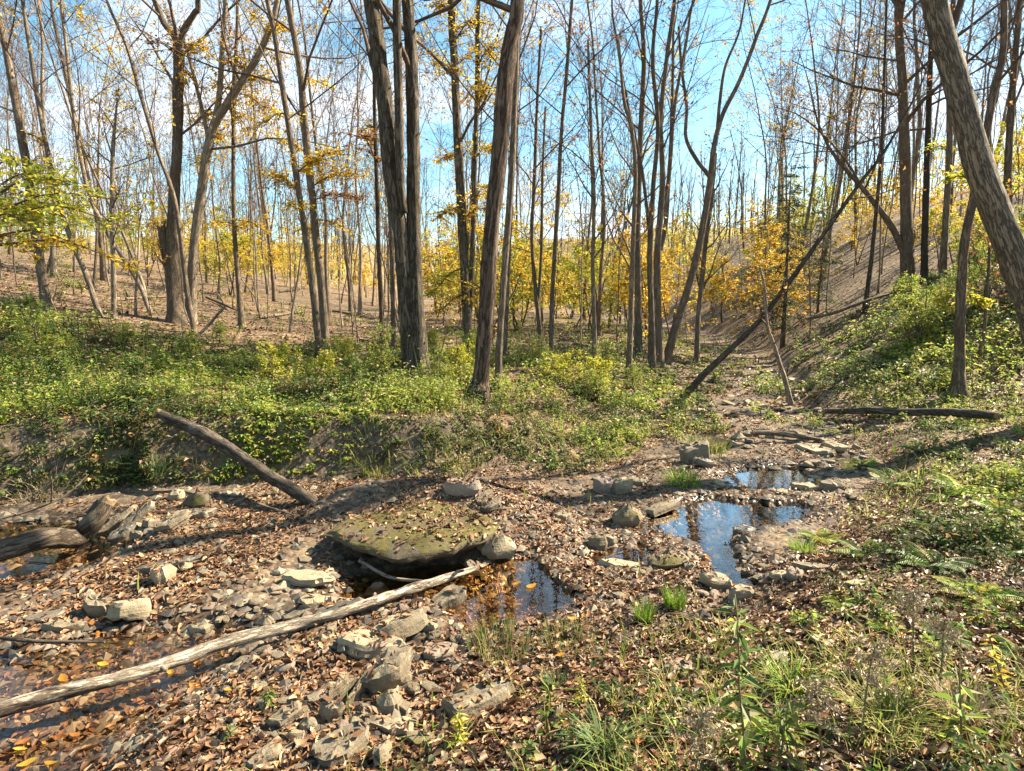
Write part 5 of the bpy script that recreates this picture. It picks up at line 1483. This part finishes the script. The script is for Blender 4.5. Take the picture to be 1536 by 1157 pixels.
def undergrowth():
    r = np.random.default_rng(44)
    g = Geo(); st = Geo()
    def plants(n, y0, y1, half, per, hh, size, pals, thr=.0, side=None, p=1.0):
        x, y = scatter_polar(n, y0, y1, half, r, p)
        c = green_cover(x, y)
        ok = r.random(n) < np.clip(c * 1.15 - .05, 0, 1)
        inb, isl, isr, dl, dr = bank_side(x, y)
        if side == 'l': ok &= isl | (inb & (dl < dr))
        if side == 'r': ok &= isr | (inb & (dl >= dr))
        x, y = x[ok], y[ok]; n = len(x)
        if n == 0: return
        patch = fbm2(x * 1.2, y * 1.2, 4, 71)
        h = hh * (.22 + 2.6 * np.clip(patch - .33, 0, 1) ** 1.15) * (.45 + .9 * r.random(n))
        inb2, il2, ir2, dl2, dr2 = bank_side(x, y); h = h * np.where(il2, .35 + .65 * ss(.0, 1.6, dl2), 1.0)
        z = H(x, y)
        k = per
        lean = .35 * r.standard_normal((n, 2))
        t = .15 + .85 * r.random((n, k))
        a = r.random((n, k)) * 6.28
        rad = (.25 + .5 * r.random((n, k))) * (.35 * h + .05)[:, None] * (1.15 - t * .6)
        PX = x[:, None] + lean[:, :1] * h[:, None] * t + np.cos(a) * rad * .6
        PY = y[:, None] + lean[:, 1:] * h[:, None] * t + np.sin(a) * rad * .6
        PZ = z[:, None] + h[:, None] * t * (.85 + .3 * r.random((n, k))) + .01
        P = np.stack([PX, PY, PZ], -1).reshape(-1, 3)
        D = np.stack([np.cos(a), np.sin(a), .1 - .45 * r.random((n, k))], -1).reshape(-1, 3)
        N = np.array([0, 0, 1.]) + .55 * rand_dir(n * k, r)
        L = (size * (.55 + .8 * r.random((n, k)))).reshape(-1)
        pv = np.repeat(fbm2(x * .9 + 40, y * .9, 4, 72) + .07 * r.standard_normal(n), k)[:, None]
        C = np.where(pv > .54, pick(pals[0], n * k, .2, r), np.where(pv > .44, pick(pals[1], n * k, .2, r), pick(pals[2] if len(pals) > 2 else 'herb_dark', n * k, .2, r)))
        leaves(g, P, D, N, L, L * (.48 + .25 * r.random(n * k)), C, .12 + .25 * r.random(n * k), -.25 * r.random(n * k))
        # stems as thin three-sided spikes
        b = np.stack([x, y, z - .01], 1); tp = np.stack([x + lean[:, 0] * h, y + lean[:, 1] * h, z + h], 1)
        w = .0025 + .0008 * y
        V = np.stack([b + np.stack([w, 0 * w, 0 * w], 1), b + np.stack([-w * .5, w * .87, 0 * w], 1), b + np.stack([-w * .5, -w * .87, 0 * w], 1), tp], 1).reshape(-1, 3)
        F = (np.arange(n)[:, None, None] * 4 + np.array([[0, 1, 3], [1, 2, 3], [2, 0, 3]])[None]).reshape(-1, 3)
        g.add(V, F, None, np.repeat(pick('herb', n, .2, r) * np.array([1.2, .9, .8]), 4, 0))
    plants(25000, 4.4, 9.0, .98, 20, .24, .036, ('herb_light', 'herb'), side='l')
    plants(15000, 8.0, 24.0, .98, 14, .30, .060, ('herb_light', 'herb'), side='l')
    plants(1500, 4.6, 14.0, .98, 7, .75, .045, ('straw', 'straw', 'rust'), side='l')
    plants(500, 1.8, 9.0, .98, 7, .5, .035, ('straw', 'straw', 'rust'), side='r')
    plants(10500, 1.2, 4.8, .98, 16, .17, .028, ('herb_light', 'herb'), side='r')
    plants(13000, 3.4, 10.0, .98, 16, .24, .038, ('herb_light', 'herb'), side='r')
    plants(6500, 8.0, 16.0, .98, 13, .30, .062, ('herb_light', 'herb'), side='r')
    o = mesh_obj('undergrowth', g.mesh('undergrowth'), M['green'])
    tag(o, 'dense green and yellowing leafy undergrowth covering the banks', 'undergrowth', kind='stuff')
undergrowth()

def blades(geo, P, ang, L, W, bend, C, r, seg=3):
    """arching blades: rows of n"""
    n = len(P); d = np.stack([np.cos(ang), np.sin(ang), np.zeros(n)], 1); s = np.stack([-np.sin(ang), np.cos(ang), np.zeros(n)], 1)
    V = []
    for k in range(seg + 1):
        t = k / seg
        c = P + d * (L * bend * t ** 1.6)[:, None] + np.array([0, 0, 1.]) * (L * (t - .55 * bend * t ** 2.2))[:, None]
        wv = (W * (1 - t) ** .7 * .5)[:, None]
        if k < seg: V += [c + s * wv, c - s * wv]
        else: V.append(c)
    m = 2 * seg + 1
    V = np.stack(V, 1).reshape(-1, 3)
    ff = []
    for k in range(seg - 1): ff += [[2 * k, 2 * k + 1, 2 * k + 3], [2 * k, 2 * k + 3, 2 * k + 2]]
    ff.append([2 * seg - 2, 2 * seg - 1, 2 * seg])
    F = (np.arange(n)[:, None, None] * m + np.array(ff)[None]).reshape(-1, 3)
    geo.add(V, F, None, np.repeat(C, m, 0))

def grass():
    r = np.random.default_rng(45); g = Geo()
    x, y = scatter_polar(66000, 1.2, 9, .98, r, 1.0)
    inb, isl, isr, dl, dr = bank_side(x, y)
    n1 = fbm2(x * 1.3 + 9, y * 1.3, 4, 81); ws = water_sd(x, y)
    dens = np.where(isr, ss(.50, .64, n1) * .45, np.where(isl, np.exp(-((dl - .9) / .9) ** 2) * ss(-1.8, .2, x) * ss(.38, .56, n1) * .95 + .03, .03 * (ws > .1) * ss(.5, .6, n1)))
    dens = np.where((y < 3) & (x < .25), dens * .12, dens)
    dens = np.maximum(dens, isl * (x < .4) * np.exp(-((dl - .22) / .22) ** 2) * .8 * ss(.34, .48, n1))      # hanging over the cut bank
    k = r.random(len(x)) < dens
    x, y = x[k], y[k]; n = len(x)
    P = np.stack([x, y, H(x, y) - .005], 1)
    L = (.05 + .12 * r.random(n)) * (1 + .04 * y)
    blades(g, P, r.random(n) * 6.28, L, .003 + .0016 * y * (.5 + r.random(n)), .3 + .7 * r.random(n), pick('grass', n, .2, r), r, 2)
    o = mesh_obj('grass', g.mesh('grass'), M['grass'])
    tag(o, 'thin short grass growing through the leaves on both banks', 'grass', kind='stuff')
grass()

def tuft(label, u, v, wpx, n, pal, hgt, seed, bend=.7, width=.006, name='grass_tuft', cat='grass', spread=.5):
    r = np.random.default_rng(6000 + seed); p = ground(u, v); R0 = px_size(p, wpx) * .5
    g = Geo(); a = r.random(n) * 6.28; q = R0 * spread * np.sqrt(r.random(n))
    P = np.stack([np.cos(a) * q, np.sin(a) * q, np.full(n, -.01)], 1)
    for i in range(n): P[i, 2] = hz(p[0] + P[i, 0], p[1] + P[i, 1]) - p[2] - .01
    blades(g, P, a + .6 * r.standard_normal(n), hgt * (.6 + .6 * r.random(n)), width * (.7 + .6 * r.random(n)), bend * (.5 + .8 * r.random(n)), pick(pal, n, .15, r), r, 5)
    o = mesh_obj(name, g.mesh(name), M['grass']); o.location = [float(c) for c in p]
    tag(o, label, cat)
tuft('dark green sedge tuft with long arching blades at the bottom right of centre', 905, 1130, 110, 90, 'sedge', .17, 1, .85, .009, 'sedge_tuft', 'sedge', .22)
tuft('bright fresh green grass tuft nearest the pool end, right of centre', 1012, 912, 60, 190, 'grass_fresh', .14, 2, .35, .005)
tuft('bright green grass tuft left of the tallest bright tuft, right of centre', 968, 932, 50, 150, 'grass_fresh', .13, 3, .4, .005)
tuft('low yellow-green grass clump at the front edge of the middle pool', 752, 975, 110, 260, 'grass', .13, 4, .3, .004, spread=.9)
tuft('grass clump right of the clump at the front edge of the middle pool', 850, 965, 100, 200, 'grass', .10, 5, .4, .004, spread=.9)
tuft('dark grass clump left of the lime seedling near the bottom', 832, 1030, 60, 130, 'sedge', .09, 6, .5, .005)
tuft('long yellow-green grass tuft at lower right beneath the slate', 1190, 1035, 110, 130, 'grass_fresh', .16, 7, .9, .005, spread=.6)
tuft('arching green grass tuft near the bottom right of the tall stalk', 1170, 1100, 80, 80, 'grass_fresh', .15, 8, 1.0, .006)
tuft('grass tuft on the sunny bank left of the dark square rock', 1025, 725, 70, 200, 'grass_fresh', .16, 9, .5, .007, spread=.8)
tuft('pale sunlit grass tuft behind the dark square rock', 1060, 675, 70, 240, 'grass', .18, 10, .5, .008, spread=1.0)
tuft('dark green grass tuft hanging on the left bank', 232, 716, 60, 90, 'sedge', .28, 11, .9, .010, spread=.4)
tuft('small green grass tuft on the wet leaves right of the pool end', 1205, 828, 60, 140, 'grass_fresh', .12, 12, .5, .005, spread=.8)
tuft('grass tuft in dappled shade at the bottom right', 1330, 1085, 120, 180, 'grass', .17, 13, .8, .005, spread=.8)
tuft('straw-coloured grass tuft near the lower right corner', 1440, 1080, 100, 120, 'straw', .2, 14, .7, .006, spread=.5)
tuft('dry straw grass hanging over the bank at the far left', 60, 740, 90, 140, 'straw', .22, 15, .9, .007, spread=.9)
tuft('yellow-green grass tuft on the bank above the table rock', 560, 690, 70, 160, 'grass', .2, 16, .7, .007, spread=.8)
tuft('second yellow-green grass tuft on the bank above the table rock, right one', 690, 690, 80, 160, 'grass', .18, 17, .7, .007, spread=.9)

# ferns
def fern(label, u, v, wpx, nf, seed, pal='herb'):
    r = np.random.default_rng(6500 + seed); p = ground(u, v); R0 = px_size(p, wpx) * .50
    root = empty('fern', p); tag(root, label, 'fern')
    for f in range(nf):
        g = Geo(); a = f * 6.28 / nf + r.normal() * .25; L = R0 * (.75 + .4 * r.random())
        m = 26; t = np.linspace(.05, 1, m)
        d = np.array([math.cos(a), math.sin(a), 0])
        S = np.array([-math.sin(a), math.cos(a), 0])
        rise = .62 + .35 * r.random()
        C = d[None] * (L * t)[:, None] + np.array([0, 0, 1.])[None] * (L * (rise * t - .62 * t ** 2))[:, None]
        Wd = L * .26 * np.sin(np.clip(t * 1.05 + .12, 0, 1) * math.pi) ** .7 * (1.1 - .5 * t) + .006
        T = np.gradient(C, axis=0)
        for sgn in (1, -1):
            D = S[None] * sgn + T / np.linalg.norm(T, axis=1)[:, None] * .45 + np.array([0, 0, -.15])
            N = np.tile(np.array([[0, 0, 1.]]), (m, 1)) + .25 * rand_dir(m, r)
            cc = pick(pal, m, .12, r) if pal == 'straw' else np.tile(pick(pal, 1, .1, r), (m, 1)) * (1 + .1 * r.standard_normal((m, 1)))
            leaves(g, C, D, N, Wd, L * .05, cc, .1, -.12)
        me = g.mesh('frond'); mesh_obj('frond', me, M['green'], root)
fern('broad fern with light fronds at the right edge', 1470, 900, 190, 9, 1, 'herb_light')
fern('dark fern in the shade below the mossy stones on the right bank', 1400, 850, 170, 9, 2)
fern('fern left of the dark fern in the shade on the right bank', 1300, 835, 130, 8, 3)
fern('small pale fern near the light grey triangular plate', 1330, 940, 90, 6, 4, 'herb_light')
fern('fern on the right bank above the dark hollow', 1345, 730, 130, 8, 5)
fern('sunlit fern clump on the right bank near the right edge', 1440, 740, 120, 8, 6, 'herb_light')
fern('fern at the right edge behind the broad light fern', 1520, 830, 140, 8, 7)
fern('lowest fern at the right edge of the picture', 1525, 985, 130, 7, 8)

for k, (u, v, w, lab) in enumerate([(1230, 810, 90, 'small fern at the right margin of the sky-reflecting pool'), (1395, 790, 120, 'fern halfway up the right bank between the dark fern and the sunlit clump'), (1450, 820, 150, 'largest fern among the shaded right-bank ferns'), (1500, 770, 120, 'fern near the right edge above the broad light fern'), (1290, 700, 80, 'small fern beside the broad pale slab in the upper streambed'), (1420, 960, 130, 'fern under the leaning dry goldenrod at right'), (1260, 905, 80, 'small fern right of the pale flat stone in sunny leaves'), (1380, 680, 90, 'fern just below the brown log on the far right bank')]):
    fern(lab, u, v, w, 8, 20 + k, 'herb_light' if k % 3 == 0 else 'herb')

# leafy stalks and dry seed heads close to the camera
def stalk(label, u, v, top_px, seed, pal='herb', seed_head=False, nl=22, leaf=.07, width=.5, lean=(0, 0), name='leafy_stalk'):
    r = np.random.default_rng(6800 + seed); p = ground(u, v)
    hgt = px_size(p, top_px)
    root = empty(name, p); tag(root, label, 'plant')
    g = Geo(); P = wander((0, 0, -.02), (lean[0], lean[1], 1), hgt, 8, .04, .03, r)
    tube(g, P, np.linspace(.0045, .002, 9), 6); mesh_obj('stem', g.mesh('stem', True), M['stem'], root)
    lf = Geo(); t = .12 + .82 * (np.arange(nl) + r.random(nl)) / nl
    i = np.minimum((t * 8).astype(int), 7); Q = P[i] + (P[i + 1] - P[i]) * (t * 8 - i)[:, None]
    a = np.arange(nl) * 2.4 + r.random(nl)
    D = np.stack([np.cos(a), np.sin(a), .35 - .8 * r.random(nl)], 1)
    L = leaf * (1.15 - .5 * t) * (.7 + .5 * r.random(nl))
    leaves(lf, Q, D, np.array([0, 0, 1.]) + .35 * rand_dir(nl, r), L, L * width * .5, pick(pal, nl, .15, r), .18, -.25 * r.random(nl))
    mesh_obj('leaves', lf.mesh('leaves'), M['green'], root)
    if seed_head:
        sh = Geo(); n = 900; k = 11
        for b in range(k):
            aa = b * 2.4; q0 = P[-1] - np.array([0, 0, .012 * b])
            q = wander(q0, (math.cos(aa), math.sin(aa), .5), .05 + .006 * b, 4, .1, -.12, r)
            tube(sh, q, np.linspace(.0012, .0008, 5), 3, cap=False)
            sh.C.append(np.tile(np.array([[.28, .21, .13]]), (15, 1)))
            m = n // k; tt = r.random(m) * 4; ii = np.minimum(tt.astype(int), 3)
            B = q[ii] + (q[ii + 1] - q[ii]) * (tt - ii)[:, None] + .006 * rand_dir(m, r)
            leaves(sh, B, rand_dir(m, r) + np.array([0, 0, .3]), rand_dir(m, r), .011 + .008 * r.random(m), .005, pick('straw', m, .2, r), .1, .0)
        mesh_obj('seed_head', sh.mesh('seed_head'), M['litter'], root)
stalk('tall leafy green stalk standing before the pool end, right of centre', 1118, 1150, 290, 1, 'herb', False, 60, .09, .5)
stalk('second leafy stalk beside the tall one, lower and to its right', 1165, 1165, 150, 2, 'green', False, 34, .085, .5, (.1, 0))
stalk('dry goldenrod stalk with pale fluffy head at lower right', 1232, 1150, 150, 3, 'straw', True, 12, .05)
stalk('dry goldenrod stalk with fluffy head right of the leafy stalks', 1290, 1120, 190, 4, 'straw', True, 12, .05, lean=(.1, 0))
stalk('dry goldenrod with broad fluffy head before the broad fern', 1405, 1060, 170, 5, 'straw', True, 14, .05)
stalk('dry goldenrod stalk leaning left above the small pale fern', 1372, 1000, 150, 6, 'straw', True, 10, .05, lean=(-.2, 0))
stalk('grey-green leafy stalk with drooping leaves near the right corner', 1440, 1130, 200, 7, 'herb_light', False, 24, .085, .5)
stalk('yellow-leaved vine stalk at the right edge', 1520, 1050, 160, 8, 'yellow', False, 34, .045, .8, (-.35, .1))
stalk('lime green seedling at the bottom centre', 690, 1118, 70, 9, 'lime', False, 30, .045, .8, name='seedling')
stalk('bright lime seedling right of the slab with the dark edge', 872, 1060, 62, 10, 'lime', False, 26, .04, .6, name='seedling')
stalk('bramble seedling with green leaves in the lower left leaves', 405, 1058, 40, 11, 'herb', False, 20, .05, .9, name='seedling')
stalk('small green seedling below the bramble seedling at lower left', 345, 1110, 36, 12, 'green', False, 16, .045, .9, name='seedling')
stalk('bare upright twig plant by the round mossy boulder', 316, 775, 70, 13, 'straw', False, 8, .03, .4)
stalk('dry goldenrod stalk at the bottom edge right of the sedge tuft', 1040, 1190, 150, 14, 'straw', True, 12, .05)
